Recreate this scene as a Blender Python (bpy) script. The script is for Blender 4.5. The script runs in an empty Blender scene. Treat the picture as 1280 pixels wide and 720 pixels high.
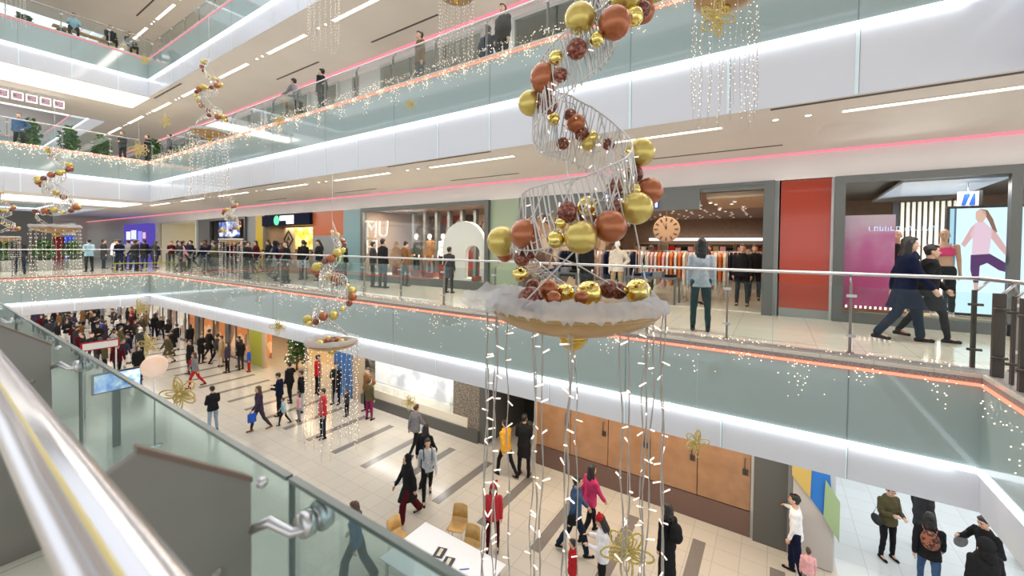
import bpy, bmesh, math, random
from mathutils import Vector, Matrix, noise
random.seed(7)
R = math.radians
C = bpy.context.scene.collection
SC = bpy.context.scene
CAMZ = 6.85

# ------------------------------------------------------------------ materials
def mat(name, col, rough=.6, metal=0., emit=None, es=0., spec=.5, bump=0., bscale=40., var=0., vscale=8., coat=0.):
    m = bpy.data.materials.new(name); m.use_nodes = True
    nt = m.node_tree; b = nt.nodes['Principled BSDF']
    b.inputs['Base Color'].default_value = (*col, 1)
    b.inputs['Roughness'].default_value = rough
    b.inputs['Metallic'].default_value = metal
    b.inputs['Specular IOR Level'].default_value = spec
    if coat: b.inputs['Coat Weight'].default_value = coat
    if emit:
        b.inputs['Emission Color'].default_value = (*emit, 1)
        b.inputs['Emission Strength'].default_value = es
    if var or bump:
        tc = nt.nodes.new('ShaderNodeTexCoord')
        n = nt.nodes.new('ShaderNodeTexNoise'); n.inputs['Scale'].default_value = vscale if var else bscale
        nt.links.new(tc.outputs['Object'], n.inputs['Vector'])
        if var:
            r = nt.nodes.new('ShaderNodeValToRGB')
            r.color_ramp.elements[0].position = .3; r.color_ramp.elements[1].position = .7
            r.color_ramp.elements[0].color = (*[c*(1-var) for c in col], 1)
            r.color_ramp.elements[1].color = (*[min(1, c*(1+var)) for c in col], 1)
            nt.links.new(n.outputs['Fac'], r.inputs['Fac']); nt.links.new(r.outputs['Color'], b.inputs['Base Color'])
        if bump:
            bp = nt.nodes.new('ShaderNodeBump'); bp.inputs['Strength'].default_value = bump; bp.inputs['Distance'].default_value = .01
            n2 = nt.nodes.new('ShaderNodeTexNoise'); n2.inputs['Scale'].default_value = bscale
            nt.links.new(tc.outputs['Object'], n2.inputs['Vector'])
            nt.links.new(n2.outputs['Fac'], bp.inputs['Height']); nt.links.new(bp.outputs['Normal'], b.inputs['Normal'])
    return m

def emat(name, col, s):
    m = bpy.data.materials.new(name); m.use_nodes = True
    nt = m.node_tree; nt.nodes.clear()
    e = nt.nodes.new('ShaderNodeEmission'); o = nt.nodes.new('ShaderNodeOutputMaterial')
    e.inputs[0].default_value = (*col, 1); e.inputs[1].default_value = s
    nt.links.new(e.outputs[0], o.inputs[0]); return m

def glassmat(name, tint, gloss=.12, op=0., opcol=(.5,.6,.58)):
    m = bpy.data.materials.new(name); m.use_nodes = True
    nt = m.node_tree; nt.nodes.clear()
    o = nt.nodes.new('ShaderNodeOutputMaterial')
    t = nt.nodes.new('ShaderNodeBsdfTransparent'); t.inputs[0].default_value = (*tint, 1)
    g = nt.nodes.new('ShaderNodeBsdfGlossy'); g.inputs['Roughness'].default_value = .03
    f = nt.nodes.new('ShaderNodeFresnel'); f.inputs['IOR'].default_value = 1.4
    mx = nt.nodes.new('ShaderNodeMixShader')
    ml = nt.nodes.new('ShaderNodeMath'); ml.operation = 'MULTIPLY'; ml.inputs[1].default_value = gloss*8
    ml.use_clamp = True
    nt.links.new(f.outputs[0], ml.inputs[0]); nt.links.new(ml.outputs[0], mx.inputs[0])
    src = t.outputs[0]
    if op:
        d = nt.nodes.new('ShaderNodeBsdfDiffuse'); d.inputs[0].default_value = (*opcol, 1)
        m2 = nt.nodes.new('ShaderNodeMixShader'); m2.inputs[0].default_value = op
        nt.links.new(t.outputs[0], m2.inputs[1]); nt.links.new(d.outputs[0], m2.inputs[2]); src = m2.outputs[0]
    nt.links.new(src, mx.inputs[1]); nt.links.new(g.outputs[0], mx.inputs[2])
    nt.links.new(mx.outputs[0], o.inputs[0]); return m

def floormat(name, col, mortar, tile, rough, stripes=False):
    m = bpy.data.materials.new(name); m.use_nodes = True
    nt = m.node_tree; b = nt.nodes['Principled BSDF']; N = nt.nodes.new; L = nt.links.new
    tc = N('ShaderNodeTexCoord')
    br = N('ShaderNodeTexBrick'); br.offset = 0.; br.inputs['Scale'].default_value = 1.
    br.inputs['Brick Width'].default_value = tile; br.inputs['Row Height'].default_value = tile
    br.inputs['Mortar Size'].default_value = .008; br.inputs['Mortar Smooth'].default_value = .3
    br.inputs['Color1'].default_value = (*col, 1); br.inputs['Color2'].default_value = (*[c*.95 for c in col], 1)
    br.inputs['Mortar'].default_value = (*mortar, 1)
    L(tc.outputs['Object'], br.inputs['Vector'])
    out = br.outputs['Color']
    if stripes:
        sp = N('ShaderNodeSeparateXYZ'); L(tc.outputs['Object'], sp.inputs[0])
        def M(op, a, bb):
            n = N('ShaderNodeMath'); n.operation = op
            for i, v in enumerate((a, bb)):
                if v is None: continue
                if isinstance(v, (int, float)): n.inputs[i].default_value = v
                else: L(v, n.inputs[i])
            return n.outputs[0]
        fx = M('FRACT', M('DIVIDE', M('ADD', sp.outputs[0], 200*1.53+1.48), 1.53), None)
        mx = M('LESS_THAN', fx, .18)
        y0, y1 = 7.8, 10.25
        my = M('MULTIPLY', M('GREATER_THAN', sp.outputs[1], y0), M('LESS_THAN', sp.outputs[1], y1))
        my2 = M('MULTIPLY', M('GREATER_THAN', sp.outputs[1], -2.), M('LESS_THAN', sp.outputs[1], .3))
        k = M('MULTIPLY', mx, M('MAXIMUM', my, my2))
        nz = N('ShaderNodeTexNoise'); nz.inputs['Scale'].default_value = 30; L(tc.outputs['Object'], nz.inputs['Vector'])
        rp = N('ShaderNodeValToRGB'); rp.color_ramp.elements[0].color = (.17, .155, .15, 1); rp.color_ramp.elements[1].color = (.26, .24, .225, 1)
        L(nz.outputs['Fac'], rp.inputs['Fac'])
        mc = N('ShaderNodeMix'); mc.data_type = 'RGBA'; L(k, mc.inputs[0]); L(out, mc.inputs[6]); L(rp.outputs['Color'], mc.inputs[7])
        out = mc.outputs[2]
    L(out, b.inputs['Base Color']); b.inputs['Roughness'].default_value = rough
    return m

def noisemat(name, cols, scale, rough=.5, emit=0., detail=2., kind='noise'):
    m = bpy.data.materials.new(name); m.use_nodes = True
    nt = m.node_tree; b = nt.nodes['Principled BSDF']; N = nt.nodes.new; L = nt.links.new
    tc = N('ShaderNodeTexCoord')
    if kind == 'vor':
        n = N('ShaderNodeTexVoronoi'); n.inputs['Scale'].default_value = scale; L(tc.outputs['Object'], n.inputs['Vector'])
        s = N('ShaderNodeSeparateColor'); L(n.outputs['Color'], s.inputs[0]); fac = s.outputs[0]
    else:
        n = N('ShaderNodeTexNoise'); n.inputs['Scale'].default_value = scale; n.inputs['Detail'].default_value = detail
        L(tc.outputs['Object'], n.inputs['Vector']); fac = n.outputs['Fac']
    r = N('ShaderNodeValToRGB'); cr = r.color_ramp
    lo, hi = (.0, 1.) if kind == 'vor' else (.32, .68)
    while len(cr.elements) < len(cols): cr.elements.new(.5)
    for i, c in enumerate(cols):
        cr.elements[i].position = lo+(hi-lo)*i/(len(cols)-1); cr.elements[i].color = (*c, 1)
    if kind == 'vor': cr.interpolation = 'CONSTANT'
    L(fac, r.inputs['Fac']); L(r.outputs['Color'], b.inputs['Base Color']); b.inputs['Roughness'].default_value = rough
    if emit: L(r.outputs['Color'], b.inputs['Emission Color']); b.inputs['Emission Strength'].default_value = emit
    return m

M = {}
M['floor0'] = floormat('cream_tile', (.60, .56, .50), (.43, .40, .36), .51, .17, True)
M['floor0w'] = floormat('white_gloss_tile', (.68, .72, .735), (.52, .55, .56), .6, .08)
M['floor1'] = floormat('beige_gloss_tile', (.74, .68, .58), (.55, .5, .43), .6, .10)
M['ledge'] = noisemat('pebble_ledge', [(.2, .18, .17), (.4, .37, .34)], 60, .5)
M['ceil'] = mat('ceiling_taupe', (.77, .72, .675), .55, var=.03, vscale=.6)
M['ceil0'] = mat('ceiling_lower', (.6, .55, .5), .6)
M['bulk'] = mat('bulkhead_pale', (.80, .755, .745), .5, var=.03, vscale=.8)
M['fascia'] = mat('white_metal_fascia', (.76, .76, .80), .25, coat=.3, var=.01, vscale=.5)
M['joint'] = mat('fascia_joint', (.85, .97, 1.), .3)  # pale cyan stands in for light glowing from the joint recess
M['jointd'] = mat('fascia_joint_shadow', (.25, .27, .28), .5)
M['clad'] = mat('teal_back_painted_glass', (.38, .465, .447), .06, spec=.55, coat=.35)
M['cjoint'] = mat('glass_joint', (.2, .26, .25), .4)
M['cove'] = emat('cove_light_white', (.86, .94, 1.), 2.6)
M['red'] = emat('led_red', (1., .2, .12), 2.6)
M['pink'] = emat('led_pink', (1., .27, .35), 1.15)
M['strip'] = emat('ceiling_lamp_warm', (1., .92, .74), 3.5)
M['bandw'] = emat('soffit_light_band', (1., 1., 1.), 1.7)
M['spot'] = emat('spot_light', (1., .93, .8), 8.)
M['slot'] = mat('dark_slot', (.1, .085, .08), .7)
M['steel'] = mat('brushed_steel', (.62, .62, .63), .3, 1., var=.04, vscale=3)
M['steel2'] = mat('polished_steel_tube', (.66, .64, .66), .2, 1., bump=.04, bscale=6)
M['post'] = mat('steel_post_satin', (.30, .285, .26), .42, .55, var=.05, vscale=5)
M['pdark'] = mat('dark_bronze_post', (.09, .075, .065), .45, .5)
M['glass'] = glassmat('rail_glass', (.93, .965, .955), .05, .02)
M['nglass'] = glassmat('near_green_glass', (.80, .905, .90), .06, .09, (.45, .62, .62))  # diffuse teal share stands in for the opaque reflection in the glass
M['gedge'] = mat('glass_edge', (.10, .14, .13), .2)
M['sglass'] = glassmat('shop_glass', (.95, .965, .96), .025)
M['frame'] = mat('shop_frame_grey', (.115, .12, .115), .4, .3)
M['framel'] = mat('shop_frame_light', (.55, .56, .56), .4)
M['green'] = mat('sage_green_panel', (.30, .36, .25), .3)
M['teal'] = mat('teal_column_panel', (.20, .33, .35), .25)
M['orange'] = mat('orange_panel', (.52, .12, .03), .3)
M['redp'] = mat('red_orange_panel', (.36, .036, .009), .12, coat=.3)
M['yellow'] = mat('yellow_panel', (.62, .42, .03), .35)
M['lime'] = mat('olive_lime_panel', (.42, .42, .05), .35)
M['grey'] = mat('grey_panel', (.26, .27, .27), .4)
M['dgrey'] = mat('dark_grey_panel', (.10, .10, .095), .35)
M['black'] = mat('black', (.02, .02, .022), .5)
M['white'] = mat('white_matte', (.8, .8, .78), .5)
M['whiteg'] = mat('white_gloss', (.72, .74, .75), .2)
M['wood'] = mat('chair_wood', (.62, .38, .13), .4, var=.12, vscale=10)
M['brownceil'] = mat('shop_ceiling_brown', (.24, .15, .11), .5)
M['brown'] = mat('shop_wall_brown', (.26, .18, .13), .6, var=.1)
M['beige'] = mat('shop_wall_beige', (.55, .41, .28), .6)
M['copperw'] = mat('copper_wood_door', (.36, .195, .105), .22, var=.12, vscale=3, coat=.2)
M['bronzeb'] = mat('bronze_kick_panel', (.17, .105, .09), .3, .2)
M['gold'] = mat('gold_satin', (.64, .49, .13), .31, .68, bump=.04, bscale=30, coat=.4)
M['copper'] = mat('copper_satin', (.42, .13, .05), .31, .62, bump=.04, bscale=30, coat=.4)
M['dcopper'] = noisemat('dark_copper_glitter', [(.07, .012, .01), (.2, .045, .025), (.5, .2, .12)], 55, .3)
M['mgold'] = mat('mirror_gold', (.85, .68, .22), .1, 1., bump=.5, bscale=25)
M['bowl'] = mat('bowl_gold_paint', (.44, .28, .12), .33, .5, var=.05)
M['knob'] = mat('bowl_knob_gold', (.6, .38, .07), .2, .8)
M['wire'] = mat('silver_wire', (.68, .66, .63), .32, .35)
M['cable'] = mat('string_cable', (.5, .465, .42), .45)
M['bulb'] = emat('fairy_bulb_warm', (1., .82, .64), 2.6)
M['bulbw'] = emat('fairy_bulb_white', (1., .83, .70), 1.7)
M['led'] = emat('fairy_dots', (1., .8, .6), 2.6)
M['petal'] = noisemat('gold_glitter_petal', [(.4, .28, .05), (.85, .68, .25)], 80, .35)
M['leaf'] = noisemat('leaf_green', [(.02, .06, .015), (.06, .16, .03)], 3, .5)
M['pot'] = mat('planter_grey', (.3, .3, .29), .5)
M['skin1'] = mat('skin_light', (.62, .38, .27), .5)
M['skin2'] = mat('skin_tan', (.5, .29, .19), .5)
M['eye'] = mat('eye_dark', (.03, .02, .02), .3)
M['lips'] = mat('lips', (.42, .14, .12), .5)
M['hblack'] = mat('hair_black', (.012, .01, .01), .45, bump=.3, bscale=60)
M['hbrown'] = mat('hair_brown', (.07, .035, .02), .5, bump=.3, bscale=60)
M['hblond'] = mat('hair_blond', (.4, .25, .1), .5, bump=.3, bscale=60)
M['mann'] = mat('mannequin_white', (.82, .8, .76), .3)
M['table'] = mat('white_table_top', (.78, .8, .84), .3)
def tulle():
    m = bpy.data.materials.new('tulle_white'); m.use_nodes = True
    nt = m.node_tree; nt.nodes.clear(); N = nt.nodes.new
    o = N('ShaderNodeOutputMaterial'); t = N('ShaderNodeBsdfTransparent'); d = N('ShaderNodeBsdfDiffuse')
    d.inputs[0].default_value = (.8, .8, .82, 1)
    tl = N('ShaderNodeBsdfTranslucent'); tl.inputs[0].default_value = (.8, .8, .82, 1)
    a = N('ShaderNodeMixShader'); a.inputs[0].default_value = .4
    mx = N('ShaderNodeMixShader'); mx.inputs[0].default_value = .55
    nt.links.new(d.outputs[0], a.inputs[1]); nt.links.new(tl.outputs[0], a.inputs[2])
    nt.links.new(t.outputs[0], mx.inputs[1]); nt.links.new(a.outputs[0], mx.inputs[2]); nt.links.new(mx.outputs[0], o.inputs[0])
    return m
M['tulle'] = tulle()
CL = dict(black=(.014, .014, .016), charcoal=(.04, .04, .045), navy=(.007, .011, .035), denim=(.05, .1, .2), ldenim=(.3, .4, .52), jean=(.012, .022, .045),
          olive=(.09, .08, .04), brown=(.2, .1, .04), tan=(.42, .3, .18), grey=(.22, .22, .24), lgrey=(.48, .53, .58), white=(.8, .8, .82),
          red=(.45, .02, .025), darkred=(.07, .006, .01), pink=(.6, .05, .16), lpink=(.75, .4, .42), orange=(.7, .16, .04), purple=(.05, .035, .065),
          magenta=(.22, .02, .1), blue=(.03, .1, .5), lblue=(.35, .55, .65), cream=(.65, .58, .48), green=(.1, .2, .08), teal=(.012, .045, .05), amber=(.72, .36, .04))
for k, v in CL.items(): M['c_'+k] = mat('fabric_'+k, v, .85, spec=.15, var=.12, vscale=12, bump=.15, bscale=25)
M['c_dots'] = noisemat('fabric_red_dots', [(.5, .02, .03), (.5, .02, .03), (.9, .85, .85)], 9, .8, kind='vor')
M['c_leopard'] = noisemat('fabric_speckled', [(.05, .02, .02), (.3, .1, .05), (.55, .35, .25)], 30, .7, kind='vor')
M['c_stripe'] = noisemat('fabric_red_white', [(.5, .02, .03), (.8, .78, .78)], 18, .8, kind='vor')

# ------------------------------------------------------------------ object helpers
def gorigin(p):
    v = Vector((0, 0, 0))
    while p is not None: v += p.location; p = p.parent
    return v
def link(name, me, parent=None, loc=None):
    o = bpy.data.objects.new(name, me); C.objects.link(o)
    if parent is not None: o.parent = parent
    if loc is not None: o.location = loc
    return o
def tag(o, label=None, cat=None, group=None, kind=None):
    if label: o['label'] = label
    if cat: o['category'] = cat
    if group: o['group'] = group
    if kind: o['kind'] = kind
    return o
def thing(name, label, cat, loc=(0, 0, 0), rz=0, group=None):
    o = bpy.data.objects.new(name, None); C.objects.link(o); o.empty_display_size = .2
    o.location = loc; o.rotation_euler = (0, 0, rz)
    return tag(o, label, cat, group)

class MB:
    """collects shapes of ONE object"""
    def __init__(s): s.v = []; s.f = []; s.sm = []
    def add(s, vs, fs, smooth=False):
        b = len(s.v); s.v += [tuple(x) for x in vs]; s.f += [[b+i for i in f] for f in fs]; s.sm += [smooth]*len(fs); return s
    def box(s, x0, x1, y0, y1, z0, z1):
        vs = [(x, y, z) for z in (z0, z1) for y in (y0, y1) for x in (x0, x1)]
        return s.add(vs, [(0, 2, 3, 1), (4, 5, 7, 6), (0, 1, 5, 4), (2, 6, 7, 3), (0, 4, 6, 2), (1, 3, 7, 5)])
    def quad(s, a, b, c, d): return s.add([a, b, c, d], [(0, 1, 2, 3)])
    def prism(s, pts, n):
        """polygon pts extruded by vector n"""
        k = len(pts); n = Vector(n); vs = [Vector(p) for p in pts]; vs += [p+n for p in vs]
        fs = [tuple(range(k))[::-1], tuple(range(k, 2*k))] + [(i, (i+1) % k, k+(i+1) % k, k+i) for i in range(k)]
        return s.add(vs, fs)
    def tube(s, pts, r, n=8, closed=False, caps=True):
        pts = [Vector(p) for p in pts]; k = len(pts); rr = r if isinstance(r, (list, tuple)) else [r]*k
        vs = []; up = None
        for i, p in enumerate(pts):
            a = pts[(i-1) % k] if (closed or i > 0) else p; b = pts[(i+1) % k] if (closed or i < k-1) else p
            t = (b-a); t = t.normalized() if t.length > 1e-9 else Vector((0, 0, 1))
            if up is None:
                up = Vector((0, 0, 1)) if abs(t.z) < .9 else Vector((1, 0, 0))
            u = (up - t*up.dot(t)); u = u.normalized() if u.length > 1e-6 else t.orthogonal().normalized()
            w = t.cross(u); up = u
            for j in range(n):
                an = 2*math.pi*j/n; vs.append(p+(u*math.cos(an)+w*math.sin(an))*rr[i])
        fs = []
        m = k if closed else k-1
        for i in range(m):
            i2 = (i+1) % k
            for j in range(n):
                j2 = (j+1) % n; fs.append((i*n+j, i*n+j2, i2*n+j2, i2*n+j))
        if caps and not closed: fs += [tuple(range(n))[::-1], tuple(range((k-1)*n, k*n))]
        return s.add(vs, fs, n > 4)
    def lathe(s, prof, n=24, c=(0, 0, 0), axis='z'):
        vs = []; c = Vector(c)
        for (r, h) in prof:
            for j in range(n):
                a = 2*math.pi*j/n
                p = (r*math.cos(a), r*math.sin(a), h) if axis == 'z' else ((r*math.cos(a), h, r*math.sin(a)) if axis == 'y' else (h, r*math.cos(a), r*math.sin(a)))
                vs.append(c+Vector(p))
        fs = [(i*n+j, i*n+(j+1) % n, (i+1)*n+(j+1) % n, (i+1)*n+j) for i in range(len(prof)-1) for j in range(n)]
        return s.add(vs, fs, True)
    def ball(s, c, r, n=12, sc=(1, 1, 1)):
        m = max(4, n//2)
        prof = [(math.sin(math.pi*i/m), -math.cos(math.pi*i/m)) for i in range(m+1)]
        vs = []; c = Vector(c)
        for (q, h) in prof:
            for j in range(n):
                a = 2*math.pi*j/n; vs.append(c+Vector((q*math.cos(a)*r*sc[0], q*math.sin(a)*r*sc[1], h*r*sc[2])))
        fs = [(i*n+j, i*n+(j+1) % n, (i+1)*n+(j+1) % n, (i+1)*n+j) for i in range(m) for j in range(n)]
        return s.add(vs, fs, True)
    def octa(s, c, r):
        c = Vector(c); x, y, z = Vector((r, 0, 0)), Vector((0, r, 0)), Vector((0, 0, r))
        return s.add([c+x, c-x, c+y, c-y, c+z, c-z], [(0, 2, 4), (2, 1, 4), (1, 3, 4), (3, 0, 4), (2, 0, 5), (1, 2, 5), (3, 1, 5), (0, 3, 5)])
    def capsule(s, a, b, ra, rb, n=10, fl=1.):
        a, b = Vector(a), Vector(b); t = b-a; L = t.length; t = t.normalized() if L > 1e-6 else Vector((0, 0, 1))
        u = Vector((1, 0, 0)); u = (u-t*u.dot(t)); u = u.normalized() if u.length > .1 else t.orthogonal().normalized(); w = t.cross(u)
        rings = []
        for k in (90, 60, 30, 0): rings.append((a-t*ra*math.sin(R(k)), max(ra*math.cos(R(k)), 1e-4)))
        for k in (0, 30, 60, 90): rings.append((b+t*rb*math.sin(R(k)), max(rb*math.cos(R(k)), 1e-4)))
        vs = []
        for p, r in rings:
            for j in range(n):
                an = 2*math.pi*j/n; vs.append(p+u*math.cos(an)*r+w*math.sin(an)*r*fl)
        fs = [(i*n+j, i*n+(j+1) % n, (i+1)*n+(j+1) % n, (i+1)*n+j) for i in range(len(rings)-1) for j in range(n)]
        fs += [tuple(range(n))[::-1], tuple(range((len(rings)-1)*n, len(rings)*n))]
        return s.add(vs, fs, True)
    def loft(s, rings, n=20):
        """rings: (center, rx, ry, tilt) horizontal ellipses"""
        vs = []
        for (c, rx, ry) in rings:
            c = Vector(c)
            for j in range(n):
                a = 2*math.pi*j/n; vs.append(c+Vector((math.cos(a)*rx, math.sin(a)*ry, 0)))
        fs = [(i*n+j, i*n+(j+1) % n, (i+1)*n+(j+1) % n, (i+1)*n+j) for i in range(len(rings)-1) for j in range(n)]
        fs += [tuple(range(n))[::-1], tuple(range((len(rings)-1)*n, len(rings)*n))]
        return s.add(vs, fs, True)
    def mesh(s, name, off=(0, 0, 0)):
        me = bpy.data.meshes.new(name); o = Vector(off)
        me.from_pydata([tuple(Vector(v)-o) for v in s.v], [], s.f)
        me.polygons.foreach_set('use_smooth', s.sm); me.update(); return me
    def build(s, name, m, parent=None, world=True, bevel=0):
        off = gorigin(parent) if (parent is not None and world) else (0, 0, 0)
        me = s.mesh(name, off); o = link(name, me, parent)
        if m is not None: me.materials.append(M[m] if isinstance(m, str) else m)
        if bevel:
            b = o.modifiers.new('bevel', 'BEVEL'); b.width = bevel; b.segments = 2; b.limit_method = 'ANGLE'
        return o
def struct(o): o['kind'] = 'structure'; return o
def dup(root, loc=None, rz=None, scale=None):
    def cp(o, par):
        c = o.copy(); C.objects.link(c); c.parent = par
        for ch in kids.get(o.name, []): cp(ch, c)
        return c
    kids = {}
    for o in allkids(root): kids.setdefault(o.parent.name, []).append(o)
    r = cp(root, None)
    if loc is not None: r.location = loc
    if rz is not None: r.rotation_euler = (0, 0, rz)
    if scale: r.scale = (scale,)*3
    return r
def allkids(o):
    out = []
    for c in o.children: out.append(c); out += allkids(c)
    return out
def text(s, size, loc, m, parent=None, ext=.01, rot=(R(90), 0, 0), name='lettering', bold=0.0):
    cu = bpy.data.curves.new(name, 'FONT'); cu.body = s; cu.size = size; cu.extrude = ext; cu.offset = bold
    tmp = bpy.data.objects.new('tmp', cu); C.objects.link(tmp); bpy.context.view_layer.update()
    me = bpy.data.meshes.new_from_object(tmp.evaluated_get(bpy.context.evaluated_depsgraph_get())); bpy.data.objects.remove(tmp)
    me.materials.clear(); me.materials.append(M[m]); o = bpy.data.objects.new(name, me); C.objects.link(o)
    off = gorigin(parent)
    if parent is not None: o.parent = parent
    o.location = Vector(loc)-off; o.rotation_euler = rot; return o
def area(name, loc, sx, sy, w, col=(1, 1, 1), rot=(0, 0, 0)):
    l = bpy.data.lights.new(name, 'AREA'); l.shape = 'RECTANGLE'; l.size = sx; l.size_y = sy; l.energy = w; l.color = col
    o = bpy.data.objects.new(name, l); C.objects.link(o); o.location = loc; o.rotation_euler = rot; return o
# ------------------------------------------------------------------ building shell
Y1 = 7.496; X1 = -28.26; X2 = 2.235; YN = .78     # atrium opening
INS = .02                                        # fascia recess at its foot
XW = -62.; XE = 9.; YW = 11.32; YS = -5.
V2X0, V2X1 = -60., -36.5                         # the second opening beyond the bridge
LV = [dict(n=1, f=5.30, led=5.167, strip=4.07, bot=3.527, void2=False),
      dict(n=2, f=11.25, led=11.163, strip=10.066, bot=9.073, void2=True),
      dict(n=3, f=16.75, led=16.652, strip=15.555, bot=14.69, void2=True),
      dict(n=4, f=22.3, led=22.2, strip=21.1, bot=20.2, void2=True)]
rects = lambda v2: ([(XW, XE, Y1, 24.), (XW, XE, YS, YN), (X2, XE, YN, Y1)] +
                    ([(V2X1, X1, YN, Y1), (XW, V2X0, YN, Y1)] if v2 else [(XW, X1, YN, Y1)]))
def slab(lv):
    global X2, YN, YS
    v2 = lv['void2']
    X2, YN, YS = (2.235, .78, -5.) if lv['n'] == 1 else (2.5, -4.2, -9.)
    top = MB(); core = MB(); led = MB()
    for (a, b, c, d) in rects(v2):
        top.box(a, b, c, d, lv['f']-.05, lv['f'])
    # core, inset where it meets an opening
    i = INS+.01
    for (a, b, c, d) in rects(v2):
        a2 = a+i if a in (X2,) or (v2 and a == V2X1) else a
        b2 = b-i if b in (X1,) or (v2 and b == V2X0) else b
        c2 = c+i if c == Y1 else (c-i if c == YN else c); d2 = d-i if d == YN else (d+i if d == Y1 else d)
        core.box(a2, b2, c2, d2, lv['bot'], lv['f']-.06)
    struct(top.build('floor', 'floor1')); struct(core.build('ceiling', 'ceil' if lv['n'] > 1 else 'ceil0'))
    # skin around the openings
    opens = [(X1, X2, YN, Y1)] + ([(V2X0, V2X1, YN, Y1)] if v2 else [])
    for q, (a, b, c, d) in enumerate(opens):
        def loop(o): return [(a-o, c-o), (b+o, c-o), (b+o, d+o), (a-o, d+o)]
        L0, LI = loop(0), loop(INS)
        cl = MB(); fa = MB(); cv = MB(); le = MB()
        for k in range(4):
            k2 = (k+1) % 4
            p, r, pi, ri = L0[k], L0[k2], LI[k], LI[k2]
            cl.quad((*p, lv['f']) if False else (*p, lv['led']-.012), (*r, lv['led']-.012), (*r, lv['strip']+.03), (*p, lv['strip']+.03))
            fa.quad((*p, lv['strip']-.03), (*r, lv['strip']-.03), (*ri, lv['bot']), (*pi, lv['bot']))
        def ring(mb, o0, o1, z0, z1):
            A, B = loop(o0), loop(o1)
            # o0 < o1 (o0 nearer to the opening)
            mb.box(A[0][0]-0, A[1][0], min(A[0][1], B[0][1]), max(A[0][1], B[0][1]), z0, z1)
            mb.box(A[3][0], A[2][0], min(A[3][1], B[3][1]), max(A[3][1], B[3][1]), z0, z1)
            mb.box(min(A[0][0], B[0][0]), max(A[0][0], B[0][0]), A[0][1], A[3][1], z0, z1)
            mb.box(min(A[1][0], B[1][0]), max(A[1][0], B[1][0]), A[1][1], A[2][1], z0, z1)
        ring(cv, -.03, .0, lv['strip']-.035, lv['strip']+.035)
        ring(le, -.02, .0, lv['led']-.022, lv['led']+.012); eg = MB(); ring(eg, -.001, .0, lv['led']+.013, lv['f']-.051); struct(eg.build('trim_12', 'ledge'))
        struct(cl.build('wall_atrium_cladding', 'clad')); struct(fa.build('trim_1', 'fascia'))
        struct(cv.build('trim_2', 'cove')); struct(le.build('trim_3', 'red' if lv['n'] == 1 or lv['n'] == 2 else 'pink'))
        if q == 0:
            j = MB(); jc = MB(); jd = MB()
            n = 0; x = .93
            while x > a:
                z0, z1 = lv['strip']-.06, lv['bot']+.01
                wj = .010 if lv['n'] != 2 else .022
                t = .004
                j.add([(x-wj, d-t, z0), (x+wj, d-t, z0), (x+wj, d+INS-t, z1), (x-wj, d+INS-t, z1)], [(0, 1, 2, 3)])
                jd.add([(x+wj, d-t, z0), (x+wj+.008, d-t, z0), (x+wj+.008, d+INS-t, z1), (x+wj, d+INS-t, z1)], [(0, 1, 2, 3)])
                if n % 2 == 0: jc.box(x-.006, x+.006, d-.004, d, lv['strip']+.04, lv['led']-.04)
                n += 1; x -= 1.62
            y = 6.3
            while y > c:
                z0, z1 = lv['strip']-.06, lv['bot']+.01
                j.add([(a+.004, y, z0), (a+.004, y+.04, z0), (a-INS+.004, y+.04, z1), (a-INS+.004, y, z1)], [(3, 2, 1, 0)])
                j.add([(b-.004, y, z0), (b-.004, y+.04, z0), (b+INS-.004, y+.04, z1), (b+INS-.004, y, z1)], [(0, 1, 2, 3)])
                jc.box(a, a+.004, y-.006, y+.006, lv['strip']+.04, lv['led']-.04); jc.box(b-.004, b, y-.006, y+.006, lv['strip']+.04, lv['led']-.04)
                y -= 1.62
            struct(j.build('trim_4', 'joint')); struct(jd.build('trim_5', 'jointd')); struct(jc.build('trim_6', 'cjoint'))
    # ledge strip of dark pebble finish between the LED line and the railing
    if lv['n'] == 1:
        g = MB(); g.box(X1, X2+.5, Y1+.03, 7.83, lv['f'], lv['f']+.006); g.box(X2+.03, X2+.5, YN, Y1+.03, lv['f'], lv['f']+.006)
        struct(g.build('floor_ledge', 'ledge'))
for lv in LV: slab(lv)
X2, YN, YS = 2.235, .78, -9.
g = MB(); g.box(XW-4, 1.25, YS-3, 24, -.1, 0); struct(g.build('floor', 'floor0'))
g = MB(); g.box(1.25, XE+3, YS-3, 24, -.1, 0); struct(g.build('floor', 'floor0w'))

# ceiling lamps, slots, pink line under each level (far corridor)
lamp_i = 0
def ceiling_set(z, yl, xs, ln, slots, pinky, e0=-40):
    for x in xs:
        t = thing('ceiling_lamp', None, 'ceiling lamp', (x+ln/2, yl, z), 0, 'long recessed lamps in the gallery ceilings')
        t['label'] = 'long slim recessed lamp in the taupe ceiling of the far gallery'
        MB().box(x, x+ln, yl-.07, yl+.07, z-.012, z-.002).build('diffuser', 'strip', t)
        g = MB(); g.box(x-.02, x+ln+.02, yl-.09, yl-.07, z-.02, z); g.box(x-.02, x+ln+.02, yl+.07, yl+.09, z-.02, z)
        g.build('lamp_frame', 'ceil', t)
        for k in (.35, .8):
            d = thing('downlight', 'small round downlight in the taupe gallery ceiling between two long lamps', 'downlight', (x-1.45+k+.2, yl, z), 0, 'small round downlights in the gallery ceilings')
            MB().lathe([(.0, -.006), (.045, -.006)], 12, (x-1.45+k+.2, yl, z)).build('lens', 'spot', d)
            MB().lathe([(.045, -.004), (.055, -.012), (.065, -.004), (.065, 0)], 12, (x-1.45+k+.2, yl, z)).build('ring', 'framel', d)
    g = MB()
    for (x, y, l) in slots: g.box(x, x+l, y-.04, y+.04, z-.006, z-.001)
    struct(g.build('trim_7', 'slot'))
P = 4.53
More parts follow.
